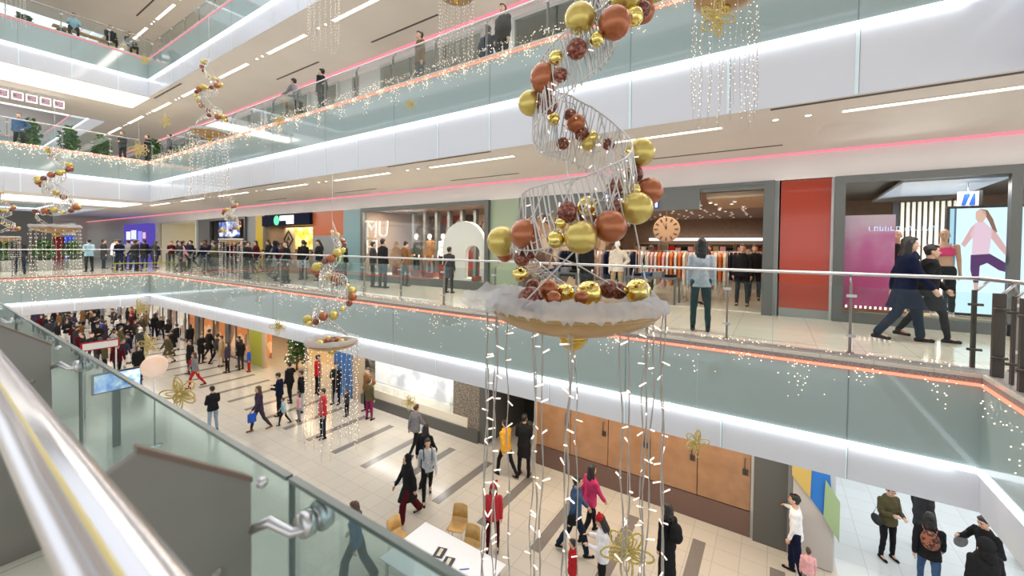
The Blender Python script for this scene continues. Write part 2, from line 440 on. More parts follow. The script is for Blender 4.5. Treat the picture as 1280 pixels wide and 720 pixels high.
xs1 = [-17.25+P*k for k in range(-5, 6) if -17.25+P*k < 6]
ceiling_set(9.073, 8.25, [x for x in xs1 if x > -34], 2.8, [(-9.2+4.55*k, 7.62, 3.6) for k in range(-4, 4, 2)]+[(-9.2+6.6*k, 10.3, 2.7) for k in range(-2, 3)], 11.2)
ceiling_set(14.69, 8.45, [-40.2+4.52*k for k in range(0, 8)], 2.75, [(-28.3, 7.75, 3.8), (-13.2, 10.13, 3.5), (-8., 10., 3.5), (-20, 10., 3.5)], 10.8)
ceiling_set(20.2, 8.67, [-40.2+4.52*k for k in range(0, 7)], 2.75, [(-31.7, 7.9, 3.)], 10.8)
g = MB(); g.box(XW, XE, 11.26, 11.32, 9.03, 9.073); g.box(XW, XE, 11.0, 11.06, 14.63, 14.69)
struct(g.build('trim_8', 'pink'))
# wide light bands under the bridge side
g = MB(); g.box(-34.2, -30.1, YS, 7.7, 9.05, 9.07); struct(g.build('trim_9', 'bandw'))
g = MB(); g.box(-31.4, -28.45, YS, 7.6, 14.67, 14.69); struct(g.build('trim_9', 'bandw'))

# walls
def wallpart(x0, x1, z0, z1, m, y=YW, name='wall_far'):
    return struct(MB().box(x0, x1, y, y+.12, z0, z1).build(name, m))
wallpart(XW, XE, 8.47, 9.05, 'bulk')
for (a, b, m) in [(XW, -40.5, 'white'), (-33, -31, 'dgrey'), (-26, -25.0, 'grey'), (-25.0, -24.05, 'yellow'), (-24.05, -23.9, 'dgrey'),
                  (-16.7, -15.35, 'teal'), (-8.3, -7.05, 'green'), (6.5, XE, 'grey')]:
    wallpart(a, b, 5.3, 8.47, m)
wallpart(-19.2, -16.7, 7.3, 8.47, 'orange'); wallpart(-19.2, -16.7, 5.3, 7.3, 'grey')
wallpart(-.02, .1, 5.3, 8.47, 'grey'); wallpart(.1, 1.03, 5.5, 8.45, 'redp'); wallpart(.1, 1.03, 5.3, 5.5, 'grey'); wallpart(1.03, 1.08, 5.3, 8.47, 'framel')
wallpart(.07, .1, 5.3, 8.47, 'framel')
struct(MB().box(XW-.1, XW, YS, 24, 0, 20).build('wall_end', 'bulk'))
struct(MB().box(XW, XE, 24, 24.1, 0, 20).build('wall_back', 'beige'))
# ------------------------------------------------------------------ shopfronts, level 1
def frame_open(x0, x1, z0, z1, y, w, m, parent, name='frame', dp=.14, sill=None):
    g = MB(); s = sill if sill is not None else w
    g.box(x0, x0+w, y-dp, y, z0, z1); g.box(x1-w, x1, y-dp, y, z0, z1); g.box(x0+w, x1-w, y-dp, y, z1-w, z1)
    if s: g.box(x0+w, x1-w, y-dp, y, z0, z0+s)
    return g.build(name, m, parent)
def interior(x0, x1, z0, z1, y0, dp, wallm, ceilm, floorm=None, back=None):
    struct(MB().box(x0, x1, y0+dp, y0+dp+.1, z0, z1).build('wall_shop_back', back or wallm))
    struct(MB().box(x0, x0+.06, y0+.13, y0+dp, z0, z1).build('wall_shop_left', wallm))
    struct(MB().box(x1-.06, x1, y0+.13, y0+dp, z0, z1).build('wall_shop_right', wallm))
    struct(MB().box(x0+.06, x1-.06, y0+.13, y0+dp, z1, z1+.06).build('ceiling_shop', ceilm))
    if floorm: struct(MB().box(x0+.06, x1-.06, y0+.13, y0+dp, z0, z0+.02).build('floor_shop', floorm))

# mannequin windows shop with big white arch
t = thing('shopfront', 'wide glazed clothes shopfront with dark frame and white MU lettering', 'shopfront', (-15.2, 11.2, 5.3))
frame_open(-15.3, -8.3, 5.3, 8.47, 11.33, .16, 'frame', t, sill=.3)
MB().box(-15.1, -8.46, 11.24, 11.255, 5.6, 8.31).build('glass_pane', 'sglass', t)
text('MU', 1.0, (-14.95, 11.22, 7.2), 'white', t, .012); text('HU', .85, (-14.95, 11.22, 6.5), 'white', t, .012)
interior(-15.3, -8.3, 5.3, 8.4, 11.33, 4.2, 'brown', 'brownceil', 'floor1', noisemat('clothes_wall', [(.08, .05, .04), (.3, .2, .13), (.55, .42, .3), (.12, .08, .07), (.35, .05, .04), (.6, .5, .4)], 2.6, .6, kind='vor'))
pl = MB()
for k in range(9): pl.box(-14.0+k*.72, -13.86+k*.72, 13.0, 13.2, 5.32, 8.38)
struct(pl.build('wall_shop_battens', 'dgrey'))
struct(MB().box(-15.14, -8.46, 11.46, 12.9, 5.31, 5.6).build('floor_window_plinth', 'white'))
ar = thing('arch_display', 'big white horseshoe arch display standing in the clothes shop window', 'window display', (-9.85, 11.75, 5.6))
pts = []
for k in range(0, 13): a = math.pi*k/12; pts.append((-9.85+1.02*math.cos(a), 11.7, 6.85+.95*math.sin(a)))
pts.append((-10.87, 11.7, 5.62)); pts.append((-9.75, 11.7, 5.62)); pts.append((-9.72, 11.7, 6.55))
for k in range(8, -1, -1): a = math.pi*k/8; pts.append((-9.38+.34*math.cos(a), 11.7, 6.6+.3*math.sin(a)))
pts.append((-9.04, 11.7, 5.62)); pts.append((-8.83, 11.7, 5.62))
MB().prism(pts, (0, .18, 0)).build('arch_panel', 'mann', ar)
MB().box(-10.95, -8.8, 11.6, 12.1, 5.6, 5.64).build('plinth', 'white', ar)
for (x, w, h) in [(-13.2, .75, .38), (-12.2, .5, .25), (-11.5, .6, .2)]:
    b = MB().box(x-w/2, x+w/2, 11.5, 11.85, 5.6, 5.6+h).build('display_box', 'redp', bevel=.01)
    tag(b, {-13.2: 'tall red display box on the clothes shop window floor, left', -12.2: 'low red display box beside the tall one in the window', -11.5: 'flat red display box beside the white arch'}[x], 'display box', 'red boxes in the clothes shop window')
for (x, h, l) in [(-10.6, .55, 'red gift box standing in front of the white arch'), (-9.0, .18, 'flat red gift box at the right foot of the white arch'), (-12.65, .14, 'small white gift box between the red display boxes')]:
    b = MB().box(x-.16, x+.16, 11.37, 11.55, 5.6, 5.6+h).build('gift_box', 'white' if h == .14 else 'redp', bevel=.01); tag(b, l, 'gift box')

# large open store with blue-lit letter and clock
t = thing('shopfront', 'wide open store front under a dark grey header with a lit blue and white name', 'shopfront', (-7., 11.2, 5.3))
g = MB(); g.box(-7.05, -6.85, 11.19, 11.33, 5.3, 8.47); g.box(-.24, -.02, 11.19, 11.33, 5.3, 8.47); g.box(-6.85, -.24, 11.19, 11.33, 8.38, 8.47); g.box(-1.62, -.24, 11.21, 11.33, 8.28, 8.38)
g.build('frame', 'frame', t)
MB().box(-6.85, -1.62, 11.16, 11.3, 7.86, 8.38).build('header_panel', 'frame', t)
text('koton', .62, (-4.1, 11.14, 7.95), 'c_blue', t, .02, bold=.02); 
so = text('koton', .62, (-4.1, 11.11, 7.95), 'bandw', t, .01)
interior(-7.05, -.02, 5.3, 8.3, 11.33, 10.5, noisemat('side_goods', [(.1, .06, .05), (.4, .26, .16), (.6, .48, .36), (.2, .12, .1), (.5, .2, .12)], 2.2, .6, kind='vor'), 'brownceil', 'floor1', 'brown')
struct(MB().box(-1.5, -.1, 11.5, 14.6, 8.15, 8.29).build('ceiling_shop_coffer', 'beige'))
struct(MB().box(-5.5, -.4, 21.5, 21.6, 7.25, 7.38).build('trim_10', 'bandw'))
random.seed(3)
for k in range(110):
    x, y = -6.5+.62*(k % 10)+random.uniform(-.15, .15), 12.1+.82*(k//10)+random.uniform(-.2, .2)
    if x > -1.6 and y < 14.7: z = 8.15
    else: z = 8.3
    d = thing('spotlight', 'small bright spotlight in the brown ceiling of the big open store', 'spotlight', (x, y, z), 0, 'spotlights in the big store ceiling')
    MB().lathe([(0, -.04), (.045, -.04)], 10, (x, y, z)).build('lens', 'spot', d)
    MB().lathe([(.047, -.04), (.055, -.045), (.055, 0)], 10, (x, y, z)).build('housing', 'white', d)
ck = thing('wall_clock', 'large round wooden clock face hanging inside the big open store', 'clock', (-2.85, 13.2, 7.45))
MB().lathe([(.0, -.03), (.36, -.03), (.40, -.02), (.40, .02), (0, .02)], 40, (-2.85, 13.2, 7.45), 'y').build('face', mat('clock_wood', (.62, .4, .24), .5), ck)
g = MB()
for k in range(12):
    a = math.pi*2*k/12; c, s_ = math.cos(a), math.sin(a)
    def q(r, w): return (-2.85+c*r-s_*w, 13.165, 7.45+s_*r+c*w)
    g.prism([q(.25, -.02), q(.36, -.028), q(.36, .028), q(.25, .02)], (0, -.008, 0))
g.build('hour_marks', mat('clock_marks', (.15, .09, .06), .5), ck)
g = MB(); g.prism([(-2.87, 13.155, 7.45), (-2.85, 13.155, 7.66), (-2.83, 13.155, 7.45)], (0, -.01, 0)); g.build('hour_hand', 'black', ck)
g = MB(); g.prism([(-2.85, 13.15, 7.43), (-2.98, 13.15, 7.73), (-2.85, 13.15, 7.47)], (0, -.01, 0)); g.build('minute_hand', 'black', ck)
MB().tube([(-2.85, 13.2, 7.85), (-2.85, 13.2, 8.3)], .008, 5).build('hanging_rod', 'steel', ck)

# clothing racks: one rack built, copied
def rack_proto(cols):
    t = thing('clothing_rack', None, 'clothing rack', (0, 0, 0), 0, 'clothing racks in the big open store')
    g = MB(); g.tube([(-.6, 0, .02), (-.6, 0, 1.45), (.6, 0, 1.45), (.6, 0, .02)], .015, 6); g.tube([(-.6, -.25, .02), (-.6, .25, .02)], .015, 6); g.tube([(.6, -.25, .02), (.6, .25, .02)], .015, 6)
    g.build('rail_frame', 'steel', t)
    for k in range(10):
        x = -.52+k*.115; h = random.uniform(.7, .95); w = random.uniform(.2, .25)
        g = MB(); g.prism([(x, -w, 1.3), (x, -.05, 1.42), (x, .05, 1.42), (x, w, 1.3), (x, w*.9, 1.3-h), (x, -w*.9, 1.3-h)], (.06, 0, 0))
        g.build('garment', 'c_'+random.choice(cols), t)
    return t
rng = random.Random(5)
rp = [rack_proto(c) for c in (['cream', 'lpink', 'tan', 'white', 'brown'], ['black', 'charcoal', 'navy', 'grey'], ['orange', 'red', 'lpink', 'cream'])]
spots = [(-6.0, 13.2, .2, 1), (-4.9, 14.1, .3, 0), (-4.3, 13.0, -.1, 1), (-2.75, 12.7, 0, 2), (-3.3, 14.0, .2, 0), (-1.9, 14.0, .1, 0), (-1.75, 13.3, 0, 2), (-.95, 15.3, .2, 1), (-4.7, 15.3, .0, 2), (-2.5, 15.3, .2, 0),
         (-1.1, 16.2, .0, 0), (-3.6, 16.2, 0, 1), (-1.7, 17.8, 0, 0), (-.9, 18.6, .2, 0), (-2.9, 18.2, 0, 1), (-5.4, 16.5, .1, 0)]
seen = set()
desc = ['pale cream and pink clothes', 'dark clothes', 'orange and red clothes']
place = ['nearest the store pillar on the left', 'behind the front left rack', 'left of the bright orange garments', 'at the front under the wooden clock', 'just behind the front orange rack',
         'right of the wooden clock', 'beside the shopper at the store opening', 'near the right wall of the store', 'in the second row left of the clock', 'in the middle of the store', 'deep along the right wall', 'mid store behind the orange garments',
         'towards the back, right of centre', 'at the back right corner', 'at the back in the centre', 'at the back on the left']
for i, (x, y, a, k) in enumerate(spots):
    if k in seen: o = dup(rp[k], (x, y, 5.32), a)
    else: o = rp[k]; o.location = (x, y, 5.32); o.rotation_euler = (0, 0, a); seen.add(k)
    o['label'] = 'steel clothing rack with %s, %s' % (desc[k], place[i])
cb = mat('store_shelf', (.5, .35, .24), .5)
for i, x in enumerate((-5.6, -3.9, -2.2, -.9)):
    t = thing('wall_shelf_unit', ['wooden wall shelf unit full of folded clothes, far left at the store back', 'wooden wall shelf unit of folded clothes, second at the store back', 'wooden wall shelf unit of folded clothes, third at the store back', 'wooden wall shelf unit of folded clothes, at the right of the store back'][i], 'shelf unit', (x, 21.3, 5.32), 0, 'shelf units at the store back wall')
    g = MB()
    for z in (.4, .9, 1.4, 1.8): g.box(x-.6, x+.6, 21.3, 21.75, 5.32+z-.02, 5.32+z)
    g.box(x-.62, x-.6, 21.3, 21.75, 5.32, 7.15); g.box(x+.6, x+.62, 21.3, 21.75, 5.32, 7.15); g.build('carcass', cb, t)
    for z in (.4, .9, 1.4):
        for k in range(4):
            MB().box(x-.55+k*.29, x-.31+k*.29, 21.35, 21.7, 5.32+z, 5.32+z+rng.uniform(.12, .3)).build('folded_stack', 'c_'+rng.choice(['cream', 'lpink', 'red', 'tan', 'white', 'black', 'brown']), t)
# low display tables
for i, (x, y) in enumerate([(-5.9, 12.1), (-2.9, 11.85)]):
    t = thing('display_table', ['dark display table with folded clothes at the left of the store opening', 'dark display table with folded clothes under the clock'][i], 'display table', (x, y, 5.32))
    g = MB(); g.box(x-.7, x+.7, y-.35, y+.35, 6.0, 6.05); g.build('table_top', 'charcoalx' if False else 'dgrey', t)
    for sx in (-1, 1):
        for sy in (-1, 1): MB().box(x+sx*.65-.025, x+sx*.65+.025, y+sy*.3-.025, y+sy*.3+.025, 5.32, 6.0).build('leg', 'dgrey', t)
    for k in range(4): MB().box(x-.6+k*.32, x-.36+k*.32, y-.2, y+.15, 6.05, 6.12+.04*(k % 3)).build('folded_stack', 'c_'+['navy', 'denim', 'grey', 'black'][k], t)

# sports shop at the right
t = thing('shopfront', 'sportswear shopfront with grey frame, big lit screen and pink poster', 'shopfront', (1.1, 11.2, 5.3))
g = MB(); g.box(1.08, 1.26, 11.2, 11.34, 5.3, 8.46); g.box(1.26, 6.5, 11.2, 11.34, 8.3, 8.46); g.box(3.62, 3.76, 11.2, 11.34, 5.3, 8.3); g.box(6.3, 6.5, 11.2, 11.34, 5.3, 8.3); g.box(1.26, 6.3, 11.2, 11.34, 5.3, 5.52)
g.build('frame', 'frame', t)
MB().box(1.26, 3.62, 11.27, 11.28, 5.52, 8.3).build('glass_pane', 'sglass', t); MB().box(3.76, 6.3, 11.27, 11.28, 5.52, 8.3).build('glass_pane', 'sglass', t)
interior(1.08, 6.5, 5.3, 8.5, 11.34, 6., 'beige', 'dgrey', 'floor1', 'brown')
struct(MB().box(1.3, 6.2, 11.36, 12.4, 5.31, 5.54).build('floor_window_plinth', 'beige'))
g = MB()
for k in range(11): g.box(2.75+k*.107, 2.812+k*.107, 14.4, 14.46, 5.32, 8.12)
struct(g.build('wall_shop_slats', mat('slat_cream', (.75, .68, .55), .5)))
struct(MB().box(2.6, 4.0, 14.47, 14.55, 5.32, 8.14).build('wall_shop_slat_backing', 'black'))
b = MB().add([(2.38, 15.8, 8.28), (4.0, 15.9, 8.28), (3.74, 11.5, 8.28), (2.22, 11.5, 8.28), (2.38, 15.8, 8.34), (4.0, 15.9, 8.34), (3.74, 11.5, 8.34), (2.22, 11.5, 8.34)], [(0, 1, 2, 3), (7, 6, 5, 4), (0, 4, 5, 1), (1, 5, 6, 2), (2, 6, 7, 3), (3, 7, 4, 0)]).build('ceiling_raft', mat('blue_grey_panel', (.42, .50, .60), .25))
tag(b, 'blue-grey slanted panel hanging below the ceiling of the sportswear shop', 'ceiling panel')
def gradposter():
    m = bpy.data.materials.new('pink_poster'); m.use_nodes = True; nt = m.node_tree; b = nt.nodes['Principled BSDF']; N = nt.nodes.new; L = nt.links.new
    tc = N('ShaderNodeTexCoord'); n = N('ShaderNodeTexNoise'); n.inputs['Scale'].default_value = 1.6; n.inputs['Detail'].default_value = 3; L(tc.outputs['Object'], n.inputs[0])
    s = N('ShaderNodeSeparateXYZ'); L(tc.outputs['Object'], s.inputs[0])
    a = N('ShaderNodeMath'); a.operation = 'MULTIPLY_ADD'; a.inputs[1].default_value = -.36; a.inputs[2].default_value = 1.08; L(s.outputs[2], a.inputs[0])
    c = N('ShaderNodeMath'); c.operation = 'ADD'; L(a.outputs[0], c.inputs[0])
    d = N('ShaderNodeMath'); d.operation = 'MULTIPLY_ADD'; d.inputs[1].default_value = .7; d.inputs[2].default_value = -.4; L(n.outputs['Fac'], d.inputs[0]); L(d.outputs[0], c.inputs[1])
    r = N('ShaderNodeValToRGB'); cr = r.color_ramp; cr.elements.new(.35); cr.elements.new(.6)
    for e, p_, q_ in zip(cr.elements, (0, .35, .6, 1), ((.5, .52, .47), (.6, .42, .52), (.55, .14, .32), (.45, .04, .16))): e.position = p_; e.color = (*q_, 1)
    L(c.outputs[0], r.inputs[0]); L(r.outputs[0], b.inputs['Base Color']); b.inputs['Roughness'].default_value = .3; return m
t = thing('window_poster', 'tall pink and grey gradient poster panel at the left of the sportswear shop window', 'poster', (1.28, 11.5, 5.55))
MB().box(1.28, 2.12, 11.5, 11.53, 5.55, 7.62).build('print', gradposter(), t)
g = MB(); rl = random.Random(9)
for k in range(12):
    x_ = 1.66+k*.085
    g.box(x_, x_+.014, 11.25, 11.256, 7.27, 7.36)
    g.box(x_, x_+.09, 11.2565, 11.2575, 7.268, 7.272)
    if k % 3: g.box(x_+.012, x_+.055, 11.25, 11.256, 7.27+.07*(k % 2), 7.285+.07*(k % 2))
    if k % 4: g.box(x_+.045, x_+.058, 11.25, 11.256, 7.27, 7.33+.03*rl.random())
tag(g.build('window_lettering', emat('blue_lit_letters', (.6, .75, 1.), 1.1)), 'small pale blue lit lettering across the sportswear shop glass', 'lettering', None, None)
b = MB(); b.box(2.25, 2.8, 12.0, 12.3, 5.54, 6.0); tag(b.build('display_bench', 'brown', bevel=.02), 'low brown bench plinth in the sportswear window behind the walking woman', 'display plinth')
t = thing('sneaker_shelf', 'slanted shelf edge lit warm at the foot of the pink poster', 'display shelf', (1.3, 11.4, 5.6))
g = MB(); g.box(1.3, 2.3, 11.36, 11.48, 5.56, 5.60); g.build('shelf_board', 'copper', t)
g = MB()
for k in range(12): g.box(1.32+k*.08, 1.35+k*.08, 11.355, 11.36, 5.61, 5.66)
g.build('light_row', 'strip', t)
# LED screen with a stretching runner (flat picture on a flat screen)
sx0, sx1, sz0, sz1, sy = 2.98, 4.85, 5.62, 7.72, 11.75
t = thing('display_screen', 'large bright display screen showing a stretching woman in pale pink jacket', 'display screen', (sx0, sy, sz0))
MB().box(sx0-.05, sx1+.05, sy, sy+.12, sz0-.06, sz1+.05).build('bezel', 'black', t)
MB().box(sx0, sx1, sy-.006, sy, sz0, sz1).build('screen', emat('screen_sky', (.66, .88, .97), 1.3), t)
def flat(pts, m, name, e=.008):
    MB().prism([(sx0+(x-1186)*.0098, sy-.006, sz1-(y-265)*.0153) for x, y in pts], (0, -e*.3, 0)).build(name, m, t)
E_ = lambda n, c: emat('screen_'+n, c, 1.)
flat([(1186, 265), (1192, 265), (1192, 400), (1186, 400)], E_('pale', (.5, .8, .95)), 'picture_edge')
flat([(1192, 265), (1195, 265), (1195, 400), (1192, 400)], E_('pillar', (.12, .2, .3)), 'picture_pillar')
flat([(1265, 265), (1269, 265), (1268, 345), (1264, 345)], E_('pillar2', (.12, .2, .3)), 'picture_pillar')
flat([(1222, 270), (1228, 266), (1235, 269), (1237, 276), (1232, 284), (1226, 284), (1222, 279)], E_('face', (.85, .55, .45)), 'picture_head')
flat([(1228, 266), (1238, 268), (1246, 280), (1252, 296), (1248, 298), (1241, 284), (1236, 276)], E_('hair', (.3, .16, .12)), 'picture_hair')
flat([(1222, 284), (1234, 283), (1246, 294), (1244, 306), (1242, 325), (1218, 326), (1219, 306), (1215, 300)], E_('jacket', (.9, .66, .78)), 'picture_jacket')
flat([(1216, 290), (1222, 285), (1221, 300), (1208, 316), (1203, 312)], E_('arm', (.82, .5, .5)), 'picture_arm')
flat([(1242, 290), (1250, 296), (1262, 312), (1272, 328), (1268, 330), (1256, 318), (1244, 304)], E_('arm2', (.8, .5, .5)), 'picture_arm')
flat([(1217, 326), (1243, 324), (1262, 334), (1280, 345), (1278, 350), (1256, 345), (1240, 336), (1230, 340), (1229, 362), (1222, 362), (1217, 345)], E_('leggings', (.12, .05, .16)), 'picture_leggings')
flat([(1222, 362), (1229, 362), (1228, 378), (1224, 378)], E_('leg', (.75, .5, .45)), 'picture_leg')
t = thing('hanging_sign', 'small white hanging sign with blue marks above the display screen', 'sign', (3.25, 12.2, 7.8))
MB().box(3.2, 3.5, 12.2, 12.24, 7.78, 8.1).build('board', 'whiteg', t); MB().box(3.5, 3.55, 12.19, 12.25, 7.76, 8.12).build('edge', 'black', t)
g = MB(); g.prism([(3.25, 12.2, 7.82), (3.31, 12.2, 7.82), (3.37, 12.2, 8.02), (3.37, 12.2, 8.06), (3.29, 12.2, 8.06)], (0, -.006, 0)); g.prism([(3.36, 12.2, 7.82), (3.45, 12.2, 7.82), (3.45, 12.2, 8.06), (3.42, 12.2, 8.06)], (0, -.006, 0)); g.build('mark', 'c_blue', t)
MB().tube([(3.35, 12.22, 8.1), (3.35, 12.22, 8.5)], .01, 5).build('hanging_rod', 'steel', t)

# cafe front with green disc and picture wall
t = thing('shopfront', 'cafe front with green disc sign on navy header and orange food picture', 'shopfront', (-23.9, 11.2, 5.3))
MB().box(-23.9, -19.2, 11.15, 11.3, 7.85, 8.40).build('header_panel', 'c_navy', t)
MB().lathe([(0, -.03), (.24, -.03), (.26, 0), (0, 0)], 24, (-22.3, 11.14, 8.13), 'y').build('disc_sign', emat('green_disc', (.15, .8, .4), 1.6), t)
g = MB(); g.box(-21.95, -20.6, 11.11, 11.14, 8.1, 8.36); g.box(-21.3, -20.6, 11.11, 11.14, 7.92, 8.08); g.build('lit_lettering_blocks', 'bandw', t, bevel=.03)
MB().box(-23.9, -23.7, 11.2, 11.4, 5.3, 7.85).build('frame', 'dgrey', t)
interior(-23.9, -19.2, 5.3, 7.9, 11.33, 2.2, 'brown', 'brownceil', 'floor1')
b = MB().box(-22.6, -19.3, 12.3, 12.34, 6.6, 7.8).build('menu_picture', noisemat('food_picture', [(.75, .3, .02), (.9, .6, .05), (.95, .85, .4), (.7, .15, .02)], 2.2, .4, emit=.5))
tag(b, 'long orange and yellow food picture behind the cafe counter', 'picture panel')
t = thing('diamond_sign', 'black diamond outline sign on the pale cafe wall beside the food picture', 'sign', (-23.1, 12.2, 7.2))
g = MB()
for k in range(4):
    a0, a1 = math.pi/2*k, math.pi/2*(k+1); f = lambda a, r: (-23.1+r*math.cos(a), 12.2, 7.15+r*math.sin(a))
    g.prism([f(a0, .52), f(a1, .52), f(a1, .40), f(a0, .40)], (0, -.03, 0))
g.build('outline', 'black', t); g = MB(); g.prism([(-23.3, 12.2, 7.0), (-23.1, 12.2, 7.35), (-22.95, 12.2, 7.05), (-23.1, 12.2, 7.15)], (0, -.02, 0)); g.build('emblem', 'black', t)
MB().box(-23.68, -22.62, 12.25, 12.3, 6.4, 7.84).build('board', 'beige', t)
t = thing('service_counter', 'long cafe service counter under the food picture', 'counter', (-21.5, 11.8, 5.32))
MB().box(-23.4, -19.6, 11.6, 12.0, 5.32, 6.3).build('counter_body', 'brown', t); MB().box(-23.45, -19.55, 11.55, 12.05, 6.3, 6.35).build('worktop', 'dgrey', t)

# dark shop with blue screen, bright yellow shop, purple screens at the far end
t = thing('shopfront', 'dark electronics shopfront with a blue screen over the entrance', 'shopfront', (-31, 11.2, 5.3))
frame_open(-31, -26, 5.3, 8.47, 11.33, .15, 'dgrey', t, sill=0)
MB().box(-29.2, -26.6, 11.1, 11.18, 7.3, 8.2).build('screen', noisemat('blue_screen', [(.02, .04, .12), (.05, .12, .4), (.8, .85, .9)], 2.5, .3, emit=.9), t)
interior(-31, -26, 5.3, 8.4, 11.33, 4, 'dgrey', 'brownceil', 'floor1', noisemat('far_goods_wall', [(.35, .12, .05), (.7, .5, .25), (.15, .1, .1), (.6, .6, .5)], 3., .6, kind='vor'))
t = thing('shopfront', 'bright yellow-lit shopfront with cream wall next to the purple screens', 'shopfront', (-40.5, 11.2, 5.3))
frame_open(-40.5, -33, 5.3, 8.47, 11.33, .12, 'framel', t, sill=0)
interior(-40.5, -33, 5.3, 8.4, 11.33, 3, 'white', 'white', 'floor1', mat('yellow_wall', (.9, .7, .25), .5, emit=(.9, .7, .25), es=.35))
t = thing('screen_wall', 'block of purple and blue display screens at the far end of the gallery', 'screen wall', (-46, 10.4, 5.3))
MB().box(-47.5, -41.2, 10.9, 11.2, 5.3, 8.4).build('backing', emat('purple_backing', (.12, .08, .5), .9), t)
for (x, z, w, h, c) in [(-46.2, 7.1, .9, .7, (.9, .9, 1)), (-44.8, 7.15, 1.1, .75, (.8, .85, 1)), (-45.6, 5.9, 1., .8, (.4, .75, .95)), (-43.2, 6.9, .8, .9, (.3, .3, .9)), (-42.2, 7.2, .5, .5, (.9, .5, .6))]:
    MB().box(x-w/2, x+w/2, 10.84, 10.9, z, z+h).build('screen', emat('far_screen', c, 1.1), t)
t = thing('kiosk', 'far white-canopied kiosk with red panel and blue lit panels', 'kiosk', (-48, 8.4, 5.3))
MB().box(-56, -44.5, 7.2, 7.5, 7.4, 8.3).build('canopy', 'white', t)
MB().box(-56, -44.6, 7.15, 7.2, 7.75, 7.95).build('canopy_light', 'cove', t)
MB().box(-52.5, -49.6, 7.5, 7.7, 5.3, 7.3).build('red_panel', 'c_red', t)
MB().box(-48.3, -46.3, 7.5, 7.7, 5.3, 7.3).build('blue_panel', emat('kiosk_blue', (.03, .1, .7), .9), t)
struct(MB().box(-55, -43, 2.2, 2.4, 5.3, 9.05).build('wall_food_hall', 'dgrey'))
struct(MB().box(-45, -44.9, YS, 6.4, 5.3, 9.05).build('wall_food_hall', 'dgrey'))

# orange-lit floor level shops, copper doors etc. (level 0)
Y0 = 11.05
def w0(x0, x1, m, z0=0, z1=3.53, y=Y0, name='wall_lower'): return struct(MB().box(x0, x1, y, y+.12, z0, z1).build(name, m))
t = thing('shopfront', 'long copper-coloured closed door front with bronze kick panel on the lower floor', 'shopfront', (-3.3, Y0, 0))
nd = 5
for k in range(nd):
    x0 = -6.2+k*1.17; x1 = x0+1.15
    d = MB().box(x0, x1, Y0, Y0+.06, .62, 3.5).build('door', 'copperw', t)
    g = MB(); g.tube([(x1-.12, Y0, 1.5), (x1-.12, Y0-.07, 1.5), (x1-.12, Y0-.07, 1.85), (x1-.12, Y0, 1.85)], .015, 6); g.box(x1-.17, x1-.05, Y0-.012, Y0, 1.45, 1.6)
    g.build('handle', 'pdark', d)
MB().box(-6.2, -.36, Y0-.03, Y0+.06, 0, .6).build('kick_panel', 'bronzeb', t)
w0(-.36, -.30, 'framel'); w0(-.30, .36, 'dgrey', y=Y0-.1); w0(.36, .85, 'grey', y=Y0-.1)
w0(-8.5, -8.2, 'dgrey')
struct(MB().box(-8.2, -6.25, 13.6, 13.7, 0, 3.5).build('wall_shop_back', 'black')); struct(MB().box(-6.3, -6.2, Y0, 13.6, 0, 3.5).build('wall_shop_right', 'beige')); struct(MB().box(-8.3, -8.2, Y0+.13, 13.6, 0, 3.5).build('wall_shop_left', 'dgrey'))
# speckled wall with bright display window
w0(-14.9, -8.5, noisemat('speckled_stone', [(.05, .045, .04), (.2, .17, .14), (.45, .38, .3)], 22, .5, detail=4), 2.35, 3.53)
w0(-9.7, -8.5, noisemat('speckled_stone_dark', [(.05, .045, .04), (.2, .17, .14), (.45, .38, .3)], 22, .5, detail=4), 0, 2.35)
t = thing('display_window', 'long brightly lit white display window of the lower floor jewellery shop', 'display window', (-12.2, Y0, 0))
MB().box(-14.7, -9.7, Y0+.5, Y0+.55, .75, 2.35).build('backdrop', noisemat('blurred_backdrop', [(.5, .5, .56), (.85, .84, .86), (.9, .88, .87), (.4, .38, .42)], .9, .5, emit=.55), t)
MB().box(-14.7, -9.0, Y0-.05, Y0+.5, .42, .75).build('shelf', mat('cream_shelf', (.8, .74, .62), .3), t)
MB().box(-14.9, -9.7, Y0-.02, Y0, .75, 2.35).build('glass_pane', 'sglass', t)
MB().box(-14.9, -8.5, Y0-.1, Y0+.4, 0, .42).build('base', 'dgrey', t)
g = MB(); g.tube([(-14.3, Y0+.1, .8), (-14.3, Y0+.1, 1.05), (-9.9, Y0+.1, 1.05), (-9.9, Y0+.1, .8)], .012, 6); g.build('barrier_rail', 'steel', t)
w0(-15.6, -14.9, 'beige'); w0(-17.0, -15.6, mat('blue_panel', (.03, .15, .42), .4)); w0(-20.2, -17., 'brown', 2.6)
struct(MB().box(-20.2, -17., 14, 14.1, 0, 3.5).build('wall_shop_back', noisemat('goods_wall', [(.05, .05, .05), (.3, .2, .12), (.6, .55, .45)], 3, .6, kind='vor')))
w0(-23.4, -20.2, 'brown', 2.9); struct(MB().box(-23.4, -20.2, 13.5, 13.6, 0, 3.5).build('wall_shop_back', mat('warm_wall', (.8, .6, .35), .6)))
w0(-25.2, -23.7, 'lime'); w0(-23.7, -23.4, 'beige')
x = -25.2
